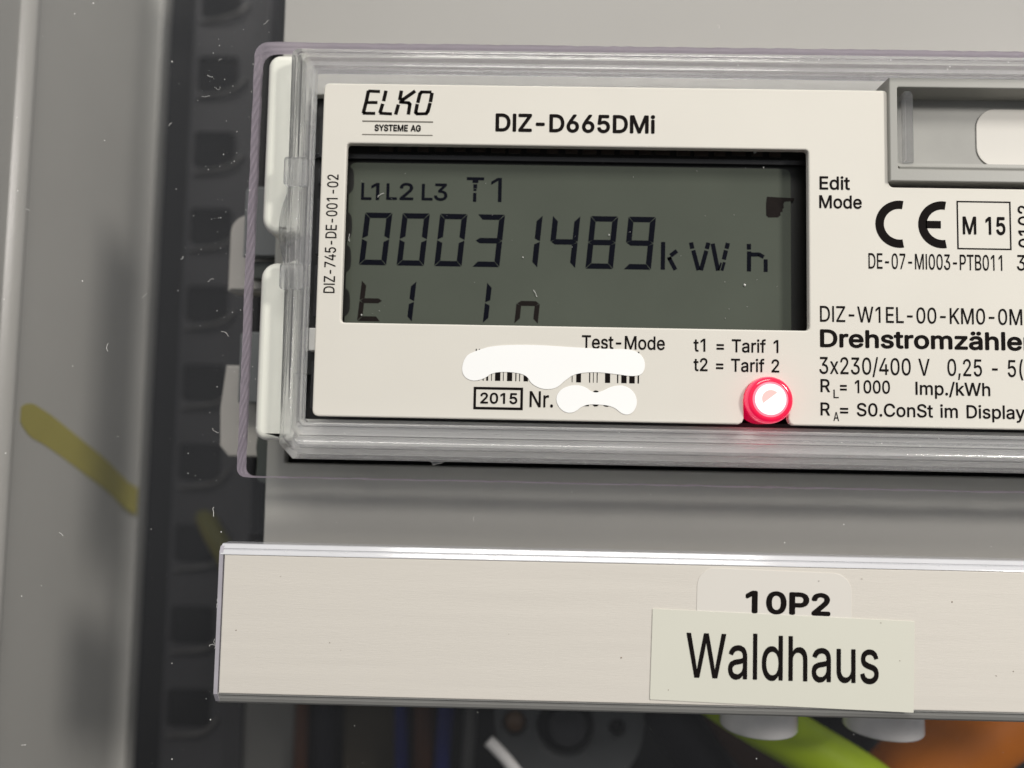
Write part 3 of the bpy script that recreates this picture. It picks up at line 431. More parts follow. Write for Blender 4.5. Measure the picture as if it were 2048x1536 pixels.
# conformity mark
def arc_poly(cx, cy, R, t, a0, a1, n=26):
    A = [a0 + (a1-a0)*k/n for k in range(n+1)]
    V = [(cx+R*cos(a), cy+R*sin(a)) for a in A]; U = [(cx+(R-t)*cos(a), cy+(R-t)*sin(a)) for a in A]
    return [[V[k], V[k+1], U[k+1], U[k]] for k in range(n)]
ce = arc_poly(9.545, -1.281, 0.412, 0.145, radians(80), radians(280)) + arc_poly(10.272, -1.279, 0.410, 0.145, radians(80), radians(280)) + [rect(9.99, -1.344, 10.248, -1.213)]
flat('conformity_mark', ce, 0.004, M['ink'], fp)
# maker's mark: seven-segment style lettering between two rules
def zl(x, y):      # logo sheet units to cm
    return (0.243 + (x-250)/10.24/115.4, 0.955 - (y-118)/10.24/113.0 + 0.0002*(x-250)/10.24*0.9)
lw = 0.062
LG = [((385,142),(600,152)), ((372,150),(338,355)), ((330,385),(285,590)), ((350,378),(555,380)), ((285,600),(515,606)),
      ((735,150),(697,340)), ((675,420),(630,585)), ((630,602),(860,618)),
      ((1055,150),(1028,320)), ((1000,440),(955,620)), ((1100,320),(1330,155)), ((1030,375),(1205,390)), ((1240,420),(1215,620)),
      ((1475,168),(1665,172)), ((1690,200),(1665,365)), ((1655,410),(1615,570)), ((1580,618),(1400,622)), ((1365,590),(1390,430)), ((1405,380),(1440,210)), ((1440,210),(1475,168)), ((1400,622),(1365,590)), ((1580,618),(1615,570)), ((1205,390),(1240,420))]
flat('maker_mark', [stroke(zl(*a), zl(*b), lw*(0.86 if abs(a[1]-b[1]) < 30 else 1.0), 0.012) for a, b in LG] + [[zl(1030,300), zl(1110,280), zl(1130,380), zl(1050,395)][::-1]], 0.004, M['ink'], fp)
flat('printed_rule', [rect(0.257, 0.385, 1.495, 0.410)], 0.004, M['greyink'], fp)
flat('printed_rule', [rect(0.262, 0.150, 1.492, 0.168)], 0.004, M['greyink'], fp)
text_('SYSTEME AG', 0.475, 1.285, 0.222, 0.118, bold=0.03)
# bar code and the white patches over it
bars = [(142,148),(160,166),(185,191),(205,216),(233,237),(255,285),(300,304),(323,352),(370,376),(392,397),(417,442),(460,466),(480,500),(520,526),(555,580),(605,620),(640,646),(690,694),(715,742),(788,794),(810,814),(831,836),(878,907),(946,953),(970,1000),(1015,1046),(1062,1070)]
bx = lambda u: (u/2.844 + 900 - 947.5)/117.2 + 2.309
flat('bar_code', [rect(bx(a), -4.10, bx(b), -3.56) for a, b in bars], 0.004, M['ink'], fp)
px = lambda x, y: ((x-947.5)/117.2 + 2.309, -4.219 - (y-774.7)/115.5 + (x-947.5)*0.000152)
P1 = [(922,736),(930,712),(952,702),(985,692),(1060,690),(1150,696),(1210,699),(1262,699),(1284,713),(1289,733),(1282,750),(1262,753),(1235,749),(1190,744),(1150,747),(1130,760),(1112,777),(1085,779),(1062,768),(1052,750),(1020,744),(985,745),(968,758),(945,763),(927,754)]
P2 = [(1110,800),(1118,780),(1140,770),(1166,771),(1186,786),(1204,782),(1222,772),(1248,770),(1268,784),(1274,806),(1264,826),(1246,829),(1226,812),(1200,808),(1168,808),(1146,826),(1124,822)]
for P in (P1, P2):
    o = shape('white_patch', [chaikin([px(*p) for p in P], 2)], 0.006, 0.010, M['white'], fp, 0.0015, 1)
    o['label'] = 'white paint-like patch covering the bar code' if P is P1 else 'white patch covering the serial number'

# ------------------------------------------------------------------ display
ZL = -0.70
dp = shape('display', [rect(-0.9, -4.0, 8.9, 0.6)], ZL-0.12, ZL, M['lcdrim'], mt, 0.0)
shape('display_glass', [rrect(-0.10, -3.75, 7.93, -0.10, 0.12, 4)], ZL+0.002, ZL+0.03, M['lcd'], dp, 0.01, 1)
ZD = ZL + 0.034
for (a, b) in ((-0.055, -0.15), (-0.062, -1.0), (-0.06, -1.6), (-0.055, -2.4)):
    flat('dark_patch', [chaikin([(-0.2, b), (a+0.03, b-0.05), (a+0.055, b-0.3), (a+0.04, b-0.5), (-0.2, b-0.6)], 2)], ZD, M['lcdrim'], dp)  # irregular dark patches along the left edge of the glass
def seg7(x0, y0, w, h, t, on, sh, m, name='digit', g=0.010):
    hm = h/2; polys = []
    q = t*0.5
    D = {'a': [(g, h), (w-g, h), (w-t, h-t), (t, h-t)],
         'd': [(g, 0), (t, t), (w-t, t), (w-g, 0)],
         'f': [(0, h-g), (t, h-t-g), (t, hm+q+g*0.5), (q*0.2, hm+g), (0, hm+g)],
         'e': [(0, g), (0, hm-g), (q*0.2, hm-g), (t, hm-q-g*0.5), (t, t+g)],
         'b': [(w, h-g), (w, hm+g), (w-q*0.2, hm+g), (w-t, hm+q+g*0.5), (w-t, h-t-g)],
         'c': [(w, g), (w-t, t+g), (w-t, hm-q-g*0.5), (w-q*0.2, hm-g), (w, hm-g)],
         'g': [(g*1.5, hm), (t*0.9, hm+q), (w-t*0.9, hm+q), (w-g*1.5, hm), (w-t*0.9, hm-q), (t*0.9, hm-q)]}
    for k in on: polys.append([(x0 + x + sh*y, y0 + y) for x, y in D[k]])
    return flat(name, polys, ZD, m, dp)
SEG = {'0': 'abcdef', '1': 'bc', '3': 'abgcd', '4': 'fgbc', '8': 'abcdefg', '9': 'abcdfg'}
for i, ch in enumerate('00031489'):
    seg7(0.135 + 0.683*i, -1.995, 0.495, 0.965, 0.098, SEG[ch], 0.088, M['lcdink'])
for i, on, mm in ((0, 'fegd', 'lcdfade'), (1, 'bc', 'lcdink'), (4, 'fe', 'lcdink'), (5, 'egc', 'lcdfade')):
    seg7(0.135 + 0.567*i, -3.02, 0.42, 0.745, 0.088, on, 0.088, M[mm])
def ltext(s, x0, x1, yb, cap, bold=0.02): return text(s, x0, x1, yb, cap, dp, M['lcdink'], bold, ZD, name='display_text')
ltext('L', 0.133, 0.325, -0.795, 0.315, 0.012); ltext('1', 0.315, 0.465, -0.795, 0.315, 0.012)
ltext('L', 0.593, 0.790, -0.787, 0.305, 0.012); ltext('2', 0.835, 1.087, -0.787, 0.315, 0.012)
ltext('L', 1.238, 1.440, -0.787, 0.305, 0.012); ltext('3', 1.463, 1.708, -0.787, 0.315, 0.012)
ltext('1', 2.50, 2.693, -0.796, 0.445, 0.0)
flat('display_text', [rect(2.055, -0.40, 2.37, -0.345), rect(2.16, -0.45, 2.265, -0.40), rect(2.175, -0.55, 2.245, -0.475), rect(2.18, -0.60, 2.235, -0.56), rect(2.175, -0.80, 2.235, -0.635)], ZD, M['lcdink'], dp)
kq = lambda x, y: (5.590 + (x-565)/4.655/110.2, -1.990 + (742-y)/4.655/108.0)
ks = lambda a, b, w=38: stroke(kq(*a), kq(*b), w/4.655/109)
flat('display_text', [ks((585,488),(583,742)), ks((712,568),(655,612)), ks((640,625),(650,650)), ks((640,632),(700,742), 36)], ZD, M['lcdink'], dp)
flat('display_text', [ks((842,488),(855,545)), ks((863,560),(912,742)), ks((1002,488),(988,545)), ks((984,562),(935,742)), ks((1042,496),(1092,742)), ks((1182,488),(1170,540)), ks((1165,555),(1145,640)), ks((1150,665),(1128,742), 26), ks((1120,670),(1098,742), 16)], ZD, M['lcdink'], dp)
flat('display_text', [ks((1376,493),(1376,545)), ks((1378,562),(1376,745)), ks((1395,590),(1470,588)), ks((1465,585),(1512,612), 36), ks((1530,632),(1530,747), 36)], ZD, M['lcdink'], dp)
hand = [(1548,68),(1800,78),(1795,103),(1712,112),(1700,135),(1704,170),(1690,185),(1694,205),(1672,212),(1674,240),(1650,260),(1562,262),(1542,245),(1540,140)]
hq = lambda x, y: (7.489 + (x-1545)/4.655/110.0, -0.627 - (y-70)/4.655/109.5)
flat('hand_symbol', [[hq(*p) for p in hand][::-1]], ZD, M['lcdfade'], dp)
pad0 = None
for k in range(22):
    x = 0.44 + 0.338*k
    if pad0 is None:
        pad0 = box('contact_pad', (x, 0.115, ZL), (x+0.25, 0.215, ZL+0.03), M['pad'], dp, 0.01)
        base = pad0.location.copy()
    else:
        q = pad0.copy(); COL.objects.link(q); q.parent = dp; q.location = base + Vector((0.338*k + random.uniform(-.02, .02), random.uniform(-.008, .008), 0))
        q.scale = (random.uniform(0.8, 1.05), random.uniform(0.8, 1.1), 1)
extrude_profile('display_lip', [(-0.03, ZL), (-0.05, ZL+0.10), (0.02, ZL+0.12), (0.05, ZL+0.05), (0.06, ZL)], -0.9, 8.9, M['darkgap'], dp)

# the display panel sits 4.5 mm behind the front plate
dp.location = dp.location + Vector((-0.016, -0.060, 0.25)); dp.scale = (0.9818, 0.9818, 1.0)
# ------------------------------------------------------------------ clear raised frame
IN = dict(l=-0.575, r=15.25, t=1.285, b=-4.865); WD = dict(l=0.405, r=0.45, t=0.33, b=0.625)
# outward share, height at the top side, height at the bottom side
prof = [(0.0, -0.10, -0.10), (0.0, 0.12, 0.12), (0.02, 0.165, 0.165), (0.05, 0.185, 0.195), (0.09, 0.17, 0.20), (0.12, 0.13, 0.165), (0.34, 0.118, 0.160), (0.37, 0.118, 0.105), (0.405, 0.19, 0.095), (0.44, 0.214, 0.15),
        (0.50, 0.217, 0.178), (0.58, 0.211, 0.202), (0.685, 0.203, 0.19), (0.71, 0.165, 0.15), (0.74, 0.165, 0.125), (0.765, 0.195, 0.112), (0.85, 0.192, 0.08), (0.95, 0.178, 0.04), (0.985, 0.15, 0.005),
        (1.0, 0.08, -0.05), (1.0, -1.30, -1.30), (0.72, -1.30, -1.30), (0.72, -0.25, -0.25), (0.60, -0.06, -0.06), (0.30, -0.06, -0.06), (0.22, -0.10, -0.10)]
def ring(o, zt, zb, r):
    l = IN['l']-o*WD['l']; rr = IN['r']+o*WD['r']; t = IN['t']+o*WD['t']; b = IN['b']-o*WD['b']
    pts = []
    n = 5
    cb = 0.06 + 0.17*o                                     # bottom corners are chamfered, top corners rounded
    for k in range(n+1): f = k/n; pts.append((l + cb*f, b + cb*1.05*(1-f)))
    for k in range(n+1): f = k/n; pts.append((rr - cb*(1-f), b + cb*f))
    for k in range(n+1): a = k/n*pi/2; pts.append((rr - r + r*cos(a), t - r + r*sin(a)))
    for k in range(n+1): a = pi/2 + k/n*pi/2; pts.append((l + r + r*cos(a), t - r + r*sin(a)))
    return [(x, y, zb if k < 12 else zt) for k, (x, y) in enumerate(pts)]
V, F = [], []; nr = 24
for o_, zt_, zb_ in prof: V += ring(o_, zt_, zb_, 0.03 + 0.09*o_)
for i in range(len(prof)):
    j = (i+1) % len(prof)
    for k in range(nr): F.append((i*nr+k, j*nr+k, j*nr+(k+1) % nr, i*nr+(k+1) % nr))
cf = pymesh('clear_frame', V, F, M['frame'], mt, True)
cf.data.set_sharp_from_angle(angle=radians(38))
cf['label'] = 'clear plastic frame raised round the cream faceplate'
# bulging clear thumb tab and thickened places on its left side
tb = [(-0.99, -0.82)] + [(-0.985 - 0.15*sin(pi*k/12)**0.8, -0.85 - 1.35*k/12) for k in range(13)] + [(-0.99, -2.22)]
shape('thumb_tab', [tb], -0.42, 0.02, M['tab'], cf, 0.03, 2)
for (ya, yb_) in ((-0.83, -0.33), (-2.62, -2.18)):
    shape('clear_boss', [rrect(-1.02, ya, -0.62, yb_, 0.05, 3)], 0.09, 0.235, M['tab'], cf, 0.04, 3)
shape('moulding_nub', [chaikin([(1.56, -5.485), (1.62, -5.50), (1.64, -5.57), (1.70, -5.535), (1.80, -5.52), (1.84, -5.485)], 2)], -0.12, -0.04, M['tab'], cf, 0.01, 1)
# pale seat under the frame and dark liner beside the faceplate
shape('frame_seat', [rrect(-0.93, -5.42, 15.6, 1.56, 0.1), rrect(-0.77, -4.80, 15.2, 1.12, 0.03)], -0.75, -0.56, M['seat'], mt, 0.02, 1)
ln = shape('dark_liner', [rect(-0.90, -4.95, 15.2, 1.2), rect(-0.40, -4.72, 15.0, 1.04)], -0.98, -0.80, M['darkgap'], mt, 0.0)
box('liner_tab', (-0.60, -3.62, -0.62), (-0.44, -3.22, -0.2), M['seat'], ln, 0.02)
for (ya, yb_) in ((0.55, -0.15), (-0.35, -0.62), (-0.9, -1.9), (-2.1, -3.0), (-3.8, -4.6)):
    box('liner_rib', (-0.56, yb_, -0.8), (-0.50, ya, -0.30), M['darkgap'], ln, 0.01)

# cream grips
for (y0, y1, lab, rr) in ((-1.57, 1.72, 'upper cream grip beside the clear frame', (0.32, 0.03, 0.03, 0.22)), (-5.19, -2.06, 'lower cream grip beside the clear frame', (0.2, 0.03, 0.03, 0.28))):
    x0 = -1.535 if y1 > 0 else -1.515
    g = shape('side_grip', [rrect(x0, y0, -0.82, y1, rr, 6)], -1.45, -0.26, M['grip'], mt, 0.12, 4, True)
    g.data.set_sharp_from_angle(angle=radians(50)); g['label'] = lab

# ------------------------------------------------------------------ indicator lamp
il = lathe('indicator_light', [(0.40, -0.5), (0.40, 0.02), (0.392, 0.09), (0.37, 0.135), (0.335, 0.155), (0.30, 0.16), (0.28, 0.155)], (7.29, -4.343, 0), [M['ledring'], M['ledrim']], mt, 56, True, [0, 1, 1, 0, 0, 0, 0])
il['label'] = 'round red indicator lamp glowing white in its middle'
lathe('pink_halo', [(0.300, 0.150), (0.295, 0.166), (0.25, 0.172)], (7.285, -4.336, 0), M['ledhalo'], il, 48)
lathe('glowing_core', [(0.262, 0.15), (0.260, 0.175), (0.235, 0.195), (0.17, 0.21), (0.06, 0.215)], (7.285, -4.336, 0), M['ledcore'], il, 48)
cres = [(7.275 + 0.150*cos(a), -4.33 + 0.150*sin(a)) for a in [radians(45 + 165*k/12) for k in range(13)]]
shape('lamp_chip', [cres], 0.217, 0.224, M['ledchip'], il, 0.003, 1)

pl_ = bpy.data.lights.new('lamp_light', 'POINT'); pl_.energy = 1.6; pl_.color = (1.0, 0.10, 0.16); pl_.shadow_soft_size = 0.12
plo = bpy.data.objects.new('lamp_light', pl_); COL.objects.link(plo); plo.location = (7.29, -4.34, 0.42)
# ------------------------------------------------------------------ optical port at the right
op = shape('optical_port', [rect(9.36, -0.55, 15.0, 1.27), rrect(9.50, -0.335, 14.8, 1.10, 0.03)], -0.5, 0.08, M['portgrey'], mt, 0.02, 2)
op['label'] = 'recessed grey port with a rounded white sticker'
shape('port_floor', [rect(9.44, -0.5, 14.9, 1.2)], -0.62, -0.42, M['portfloor'], op, 0.0)
extrude_profile('inner_lip', [(-0.335, 0.05), (-0.30, 0.07), (-0.25, -0.02), (-0.20, -0.02), (-0.16, -0.35), (-0.335, -0.42)], 9.53, 14.8, M['portgrey'], op)
shape('clear_rib', [[(9.60, -0.20), (9.80, -0.20), (9.80, 0.98), (9.76, 1.06), (9.66, 1.06), (9.60, 0.90)]], -0.40, 0.04, M['tab'], op, 0.04, 2)
st = shape('sticker', [rrect(11.12, -0.10, 14.2, 0.94, 0.34, 8)], -0.418, -0.395, M['sticker'], op, 0.008, 1)
st['label'] = 'blank white sticker with rounded corners'

# ================================================================== clear cover sheet with a sawn opening
cv = thing('clear_cover', 'clear plastic cover sheet cut out round the meter, dusty with a sawn lilac edge', 'cover sheet', (0, -5, -0.65))
hole = rrect(-1.755, -5.83, 15.9, 1.905, (0.16, 0.16, 0.25, 0.25), 6)
# saw-cut edge wanders a little
H2 = []
for i in range(len(hole)):
    a, b = Vector(hole[i]), Vector(hole[(i+1) % len(hole)]); L = (b-a).length; n = max(1, int(L/0.13)); nn = Vector((-(b-a).y, (b-a).x)).normalized() if L > 0 else Vector((0, 0))
    for k in range(n): H2.append(tuple(a + (b-a)*k/n + nn*(random.uniform(-0.007, 0.007) if k else 0)))
sheet = shape('sheet', [rect(-12, -16, 18, 8), H2], -0.65, -0.20, [M['cover'], M['sawn']], cv, 0.0)
for p in sheet.data.polygons:
    ctr = Vector(p.center) + sheet.location + cv.location
    if abs(p.normal.z) < 0.5 and -3 < ctr.x < 16.5 and -7 < ctr.y < 3: p.material_index = 1
    else: p.material_index = 0

# ================================================================== label strip below the meter
ls = thing('label_strip', 'white label strip with clear edges fixed below the meter', 'label strip', (7, -8.2, -0.15))
hp = [(-6.92, -0.17), (-6.915, 0.10), (-6.925, 0.13), (-6.985, 0.162), (-6.995, 0.145), (-7.005, 0.145), (-7.015, 0.178), (-7.065, 0.205), (-7.082, 0.21), (-7.09, 0.10),
      (-9.335, 0.10), (-9.34, 0.165), (-9.36, 0.17), (-9.40, 0.10), (-9.44, 0.10), (-9.50, 0.07), (-9.54, 0.02), (-9.54, -0.17)]
hold = extrude_profile('holder', hp, -1.82, 16.5, [M['lip'], M['lipdark']], ls)
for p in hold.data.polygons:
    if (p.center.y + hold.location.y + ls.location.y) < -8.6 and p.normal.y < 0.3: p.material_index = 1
shape('insert', [rect(-1.755, -9.338, 16.4, -7.088)], 0.101, 0.198, M['insert'], ls, 0.02, 2)
extrude_profile('end_edge', [(-9.53, -0.15), (-6.94, -0.15), (-6.95, 0.15), (-7.05, 0.20), (-9.35, 0.19), (-9.50, 0.08)], -1.838, -1.775, M['endcap'], ls)
def turned(pts, c0, a):
    return [(c0[0] + (x-c0[0])*cos(a) - (y-c0[1])*sin(a), c0[1] + (x-c0[0])*sin(a) + (y-c0[1])*cos(a)) for x, y in pts]
a1 = radians(-1.2)
s1 = shape('sticker', [turned(rrect(6.06, -8.3, 8.58, -7.15, 0.30, 8), (7.3, -7.7), a1)], 0.199, 0.206, M['clearst'], ls, 0.003, 1)
s1['label'] = 'clear rounded sticker reading 10P2'
text('10P2', 6.852, 8.235, -7.843, 0.365, s1, bold=0.028, z=0.2085, rot=radians(-0.9))
a2 = radians(-1.45)
s2 = shape('sticker', [turned(rrect(5.32, -9.315, 9.58, -7.86, 0.01, 1), (7.45, -8.6), a2)], 0.208, 0.214, M['paper'], ls, 0.002, 1)
s2['label'] = 'cream paper sticker reading Waldhaus'
text('Waldhaus', 5.885, 9.005, -8.893, 0.715, s2, bold=0.006, z=0.217, rot=radians(-0.55))

# ================================================================== latches left of the meter, behind the cover
lu = thing('latch_clip', 'upper grey latch plate with a cream block behind it, left of the meter', 'latch', (-2.0, -1.2, -2.4), 'latches left of the meter')
shape('latch_plate', [rrect(-2.42, -1.62, -1.45, -0.20, (0.02, 0.02, 0.02, 0.12), 4)], -2.1, -1.82, M['plate'], lu, 0.04, 2)
shape('block', [rrect(-2.90, -2.22, -1.5, -0.62, (0.03, 0.03, 0.03, 0.38), 6)], -2.9, -2.35, M['block'], lu, 0.06, 2)
box('dark_tongue', (-2.3, -2.02, -2.3), (-1.5, -1.66, -2.0), M['hook'], lu, 0.03)
ll = thing('latch_clip', 'lower grey latch plate with a taller cream block and dark hook', 'latch', (-2.0, -4.2, -2.4), 'latches left of the meter')
shape('latch_plate', [rrect(-2.40, -4.50, -1.45, -3.10, (0.04, 0.02, 0.02, 0.08), 4)], -2.1, -1.82, M['plate'], ll, 0.04, 2)
shape('block', [[(-2.92, -5.35), (-2.74, -5.56), (-1.9, -5.56), (-1.7, -3.72), (-2.86, -3.72), (-2.95, -4.6)]], -2.9, -2.35, M['block'], ll, 0.05, 2)
shape('hook', [chaikin([(-2.14, -4.45), (-1.5, -4.40), (-1.5, -6.05), (-2.02, -6.05), (-1.98, -5.62), (-2.04, -5.3), (-1.95, -5.0)], 2)], -2.3, -1.85, M['hook'], ll, 0.06, 3)

# ================================================================== wires and fittings
# reflection of a green-yellow wire, painted as a thin strip on the cabinet wall
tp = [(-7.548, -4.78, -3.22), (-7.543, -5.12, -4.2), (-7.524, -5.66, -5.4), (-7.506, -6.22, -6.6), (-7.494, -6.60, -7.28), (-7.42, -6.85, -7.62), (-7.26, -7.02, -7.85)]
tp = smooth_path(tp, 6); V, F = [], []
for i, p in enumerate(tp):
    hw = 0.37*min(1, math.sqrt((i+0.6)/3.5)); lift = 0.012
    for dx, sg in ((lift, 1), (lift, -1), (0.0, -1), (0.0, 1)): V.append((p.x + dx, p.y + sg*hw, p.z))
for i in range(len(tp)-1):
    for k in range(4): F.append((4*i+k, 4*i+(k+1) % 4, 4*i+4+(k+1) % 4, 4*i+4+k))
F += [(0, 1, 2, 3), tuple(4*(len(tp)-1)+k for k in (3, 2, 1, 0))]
tag(pymesh('wire_reflection', V, F, M['reflection'], None, False), 'painted dull yellow reflection of a wire sloping down the grey cabinet wall', 'reflection')
tag(tube('earth_wire', [(-6.6, -7.3, -10.2), (-6.1, -7.55, -9.6), (-5.6, -8.05, -9.1), (-5.0, -8.9, -8.9), (-4.4, -10.5, -8.9)], 0.30, [M['dullgreen'], M['dullyellow']], None, 16, 10, 0.3, split=range(0, 3)), 'dark olive wire leaving a slot beside the upper left corner of the label strip', 'wire')
e2 = tag(tube('earth_wire', [(6.2, -9.7, -4.6), (7.85, -10.75, -4.25), (9.4, -11.6, -4.1), (10.9, -12.5, -4.2), (12.4, -13.8, -4.6)], 0.57, [M['green'], M['yellow']], None, 20, 10, 0.2, split=range(10, 14)), 'thick green and yellow wire sagging below the label strip', 'wire')
tag(tube('orange_cable', [(17.5, -9.2, -5.6), (14.6, -11.1, -5.4), (12.3, -12.7, -5.3), (10.8, -14.8, -5.6)], 0.95, M['orange'], None, 22, 10), 'thick orange cable in the lower right corner', 'cable')
tag(tube('brown_cable', [(6.8, -9.0, -7.2), (8.6, -11.8, -6.2), (9.6, -13.0, -6.0), (10.4, -15.0, -6.5)], 0.75, M['brown'], None, 18, 8), 'dark brown cable behind the green and yellow wire below the strip', 'cable')
tag(tube('black_cable', [(4.8, -8.5, -7.0), (6.6, -11.4, -6.6), (8.0, -13.4, -6.6), (9.2, -16, -7)], 0.62, M['blackw'], None, 18, 8), 'black cable curving between the round grey socket and the earth wire', 'cable')
tag(tube('black_cable', [(11.0, -9.5, -7.5), (11.6, -11.6, -7.2), (11.2, -13.4, -7.2), (10.9, -16, -7)], 0.8, M['blackw'], None, 18, 8), 'black cable in the gap between green and orange wires', 'cable')
def wire(name, x0, x1, m, label, z=-8.0, dx=0.0, cat='wire'):
    return tag(tube(name, [(( x0+x1)/2-dx, -8.0, z), ((x0+x1)/2, -12.4, z), ((x0+x1)/2+dx, -16, z-0.3), ((x0+x1)/2+dx*2, -20, z-0.5)], (x1-x0)/2, m, None, 14, 6), label, cat)
wire('brown_wire', -2.76, -2.38, M['brown'], 'thin brown wire hanging below the left end of the strip, beside the grey post', dx=-0.12)
wire('black_wire', -2.38, -1.72, M['blackw'], 'black wire hanging between a brown wire and the olive plate', dx=-0.05, z=-8.3)
wire('blue_wire', -0.12, 0.26, M['blue'], 'dark blue wire at the right edge of the olive plate', dx=0.06)
wire('brown_wire', 0.40, 0.98, M['brown'], 'thicker brown wire hanging between two blue wires', dx=0.0)
wire('blue_wire', 1.06, 1.50, M['blue'], 'blue wire left of the slim grey wire', dx=-0.25, z=-7.8)
wire('grey_wire', 1.76, 2.10, M['greyw'], 'slim grey wire left of the round grey socket', dx=-0.2)
pl = extrude_profile('olive_plate', [(-1.64, -8.8), (-1.60, -8.72), (-0.16, -8.72), (-0.10, -8.8), (-0.10, -9.2), (-1.64, -9.2)], -20, -8, M['olive'], None, 'y')
tag(pl, 'olive grey plate behind the hanging wires under the strip', 'plate')
po = extrude_profile('grey_post', [(-4.35, -8.6), (-4.2, -8.45), (-2.95, -8.45), (-2.82, -8.6), (-2.82, -9.4), (-4.35, -9.4)], -20, -9.5, M['greyw'], None, 'y')
tag(po, 'dark grey post below the left end of the label strip', 'post')
so = thing('round_socket', 'round dark grey socket with a black central hole behind the strip', 'socket', (4.45, -12.1, -6.4))
def circ(x, y, r, n=28): return [(x + r*cos(2*pi*k/n), y + r*sin(2*pi*k/n)) for k in range(n)]
shape('body', [chaikin([(2.62, -10.6), (2.60, -12.3), (2.95, -13.1), (3.7, -13.6), (4.5, -13.7), (5.3, -13.55), (6.0, -12.9), (6.28, -12.1), (6.2, -10.6)], 2), circ(4.33, -12.02, 0.70), circ(3.10, -11.98, 0.30, 18), circ(5.58, -12.02, 0.20, 16)], -6.5, -6.0, M['socket'], so, 0.1, 3)
box('socket_base', (2.8, -13.4, -6.9), (6.0, -10.6, -6.6), M['black'], so, 0.03)
lathe('pin', [(0.27, -0.3), (0.27, -0.12), (0.16, -0.05)], (3.10, -11.98, -6.1), M['amber'], so, 18)
lathe('pin', [(0.14, -0.3), (0.14, -0.15), (0.07, -0.1)], (5.58, -12.02, -6.1), M['black'], so, 14)
lathe('inner_ring', [(0.45, -0.35), (0.50, -0.30), (0.42, -0.22), (0.36, -0.30)], (4.42, -12.15, -6.1), M['rail'], so, 24)
tag(tube('cable_tie', [(2.52, -11.95, -4.9), (2.9, -12.3, -4.85), (3.3, -12.75, -4.8), (3.6, -13.2, -4.9)], 0.14, M['seat'], None, 8, 6), 'white cable tie tail pointing up in front of the round socket', 'cable tie')
for (x, ybot, lab) in ((7.915, -10.66, 'milky cap in front of the green wire, left of two below the strip'), (10.36, -10.64, 'milky cap beside the orange cable, right of two below the strip')):
    tag(lathe('screw_cap', [(0.10, 1.6), (0.70, 1.58), (0.74, 1.5), (0.74, 0.05), (0.725, 0.015), (0.69, 0.0)], (x, ybot, -2.6), M['milky'], None, 36, True, None, 'y'), lab, 'screw cap', 'milky caps below the strip')

# ================================================================== dust and lint
V, F = [], []
def speck(p, r):
    b = len(V); q = []
    for k in range(6):
        a = pi/3*k; q.append((p[0] + r*random.uniform(.6, 1.2)*cos(a), p[1] + r*random.uniform(.6, 1.2)*sin(a), p[2]))
    V.extend(q); V.append((p[0], p[1], p[2] + r*0.8))
    for k in range(6): F.append((b+k, b+(k+1) % 6, b+6))
    F.append(tuple(range(b, b+6))[::-1])
def fibre(p, L, w=0.008):
    a = random.uniform(0, 2*pi); pts = [Vector(p)]
    for k in range(5):
        a += random.gauss(0, 0.55); pts.append(pts[-1] + Vector((cos(a), sin(a), 0))*L/5)
        pts[-1].z = p[2] + abs(random.gauss(0, 0.006))
    vv, ff = tube_data(smooth_path(pts, 3), w, 4); b = len(V); V.extend(vv); F.extend([tuple(i+b for i in f) for f in ff])
ZC = -0.195
fibs = [(-2.58,1.28),(-2.45,1.05),(-2.52,0.9),(-2.40,1.55),(-1.62,1.62+0.6),(-3.18,0.4),(-3.55,-2.75),(-2.9,-2.05),(-2.3,-2.4),(-2.3,-3.3),(-2.0,-3.4),(-2.85,-4.2),(-4.1,-3.7),(-3.0,-4.95),(-2.2,-5.0),(-4.6,-6.2),(-4.7,-6.9),(-3.7,-5.9),(-2.12,-6.35),(-0.55,-6.45),(-5.7,-1.2),(-4.3,-8.7),(6.5,2.25),(-6.0,-9.6),(2.35,-6.5),(-3.4,-1.6),(-5.2,-10.4),(7.5,-11.1)]
for x, y in fibs[::2] + fibs[1:8:2]: fibre((x, y, ZC), random.uniform(0.05, 0.17), random.uniform(0.0022, 0.004))
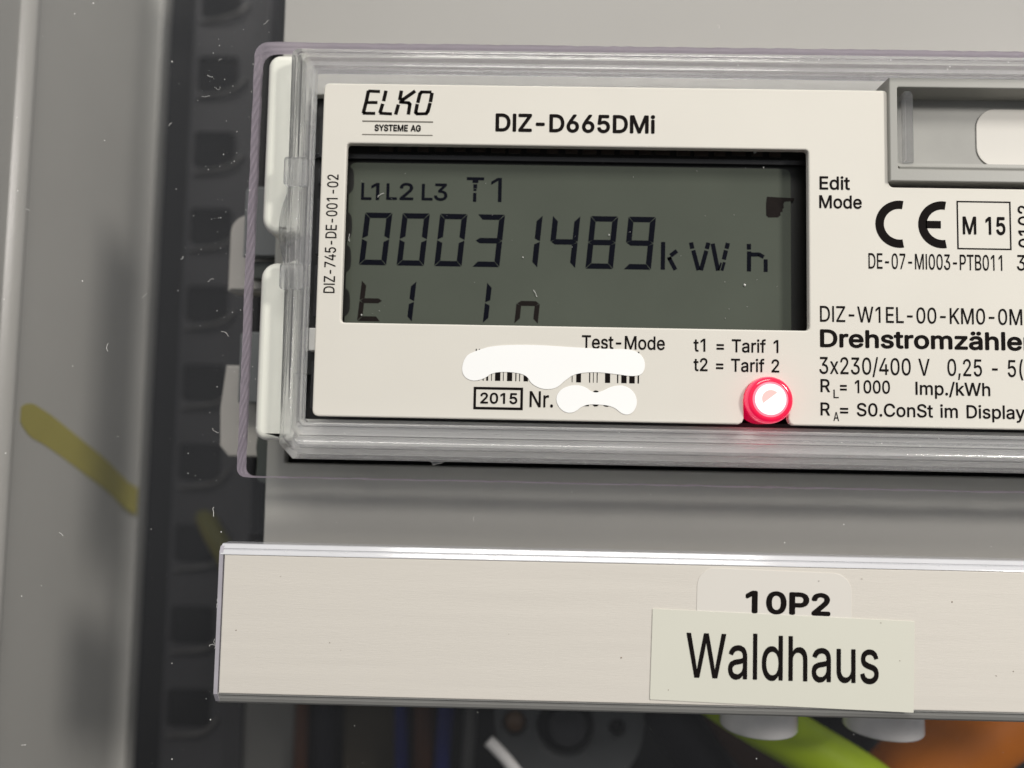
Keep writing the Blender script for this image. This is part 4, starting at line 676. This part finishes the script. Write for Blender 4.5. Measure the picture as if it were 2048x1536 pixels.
for k in range(620):
    x = random.uniform(-7.5, 12); y = random.uniform(-11.2, 3.2)
    if -1.9 < x and -5.95 < y < 2.0: continue
    if y < -6.85 and y > -9.65 and x > -1.95: continue
    if x > -1.5 and random.random() < 0.6: continue
    speck((x, y, ZC), 0.003 + 0.013*random.random()**6)
for k in range(70): speck((-1.78 + random.gauss(0, 0.35) - 0.4, random.uniform(-6, 2.2), ZC), random.uniform(0.003, 0.011))
for k in range(40): speck((random.uniform(-0.5, 11.5), random.choice((random.uniform(1.3, 1.55), random.uniform(-5.1, -4.9))), 0.205), random.uniform(0.004, 0.012))
for k in range(26): speck((random.uniform(-1.5, 11.5), random.uniform(-7.03, -6.96), 0.21), random.uniform(0.004, 0.012))
for p, r in (((7.02, -2.30), 0.022), ((7.35, -0.18), 0.016), ((7.2, 0.10), 0.035), ((1.92, 0.15), 0.02), ((4.62, -1.44), 0.014), ((3.1, -1.87), 0.014), ((0.27, -2.95), 0.013)): speck((p[0], p[1], ZL+0.30), r)
for k in range(30): speck((random.uniform(0, 7.8), random.uniform(-3.1, -0.1), ZL+0.30), random.uniform(0.003, 0.007))
for p in ((-0.0, -1.5), (3.3, -2.45), (0.6, -0.75)): fibre((p[0], p[1], ZL+0.30), 0.14, 0.004)
for k in range(14): fibre((-1.86 - random.random()*0.04, random.choice((-8.65, -8.6, -8.75, -8.0)) + random.uniform(-.1, .1), 0.05), random.uniform(0.08, 0.2), 0.004)
DV, DF = V, F; V, F = [], []
for k in range(34):
    x, y = random.uniform(-1.6, 11.5), random.uniform(-9.2, -7.2)
    if 5.2 < x < 9.7: continue
    speck((x, y, 0.199), 0.003 + 0.011*random.random()**4)
for p in ((9.35, -8.55), (9.05, -7.95), (5.6, -9.1), (8.05, -7.3), (8.75, -7.25)): speck((p[0], p[1], 0.216), 0.009)
g_ = pymesh('grime', V, F, M['grime'], None, False); g_['kind'] = 'stuff'; g_['label'] = 'tiny dark grime specks on the white label strip'
V, F = DV, DF
d = pymesh('dust', V, F, M['dust'], None, False); d['kind'] = 'stuff'; d['label'] = 'pale dust specks and lint fibres lying on the clear cover'
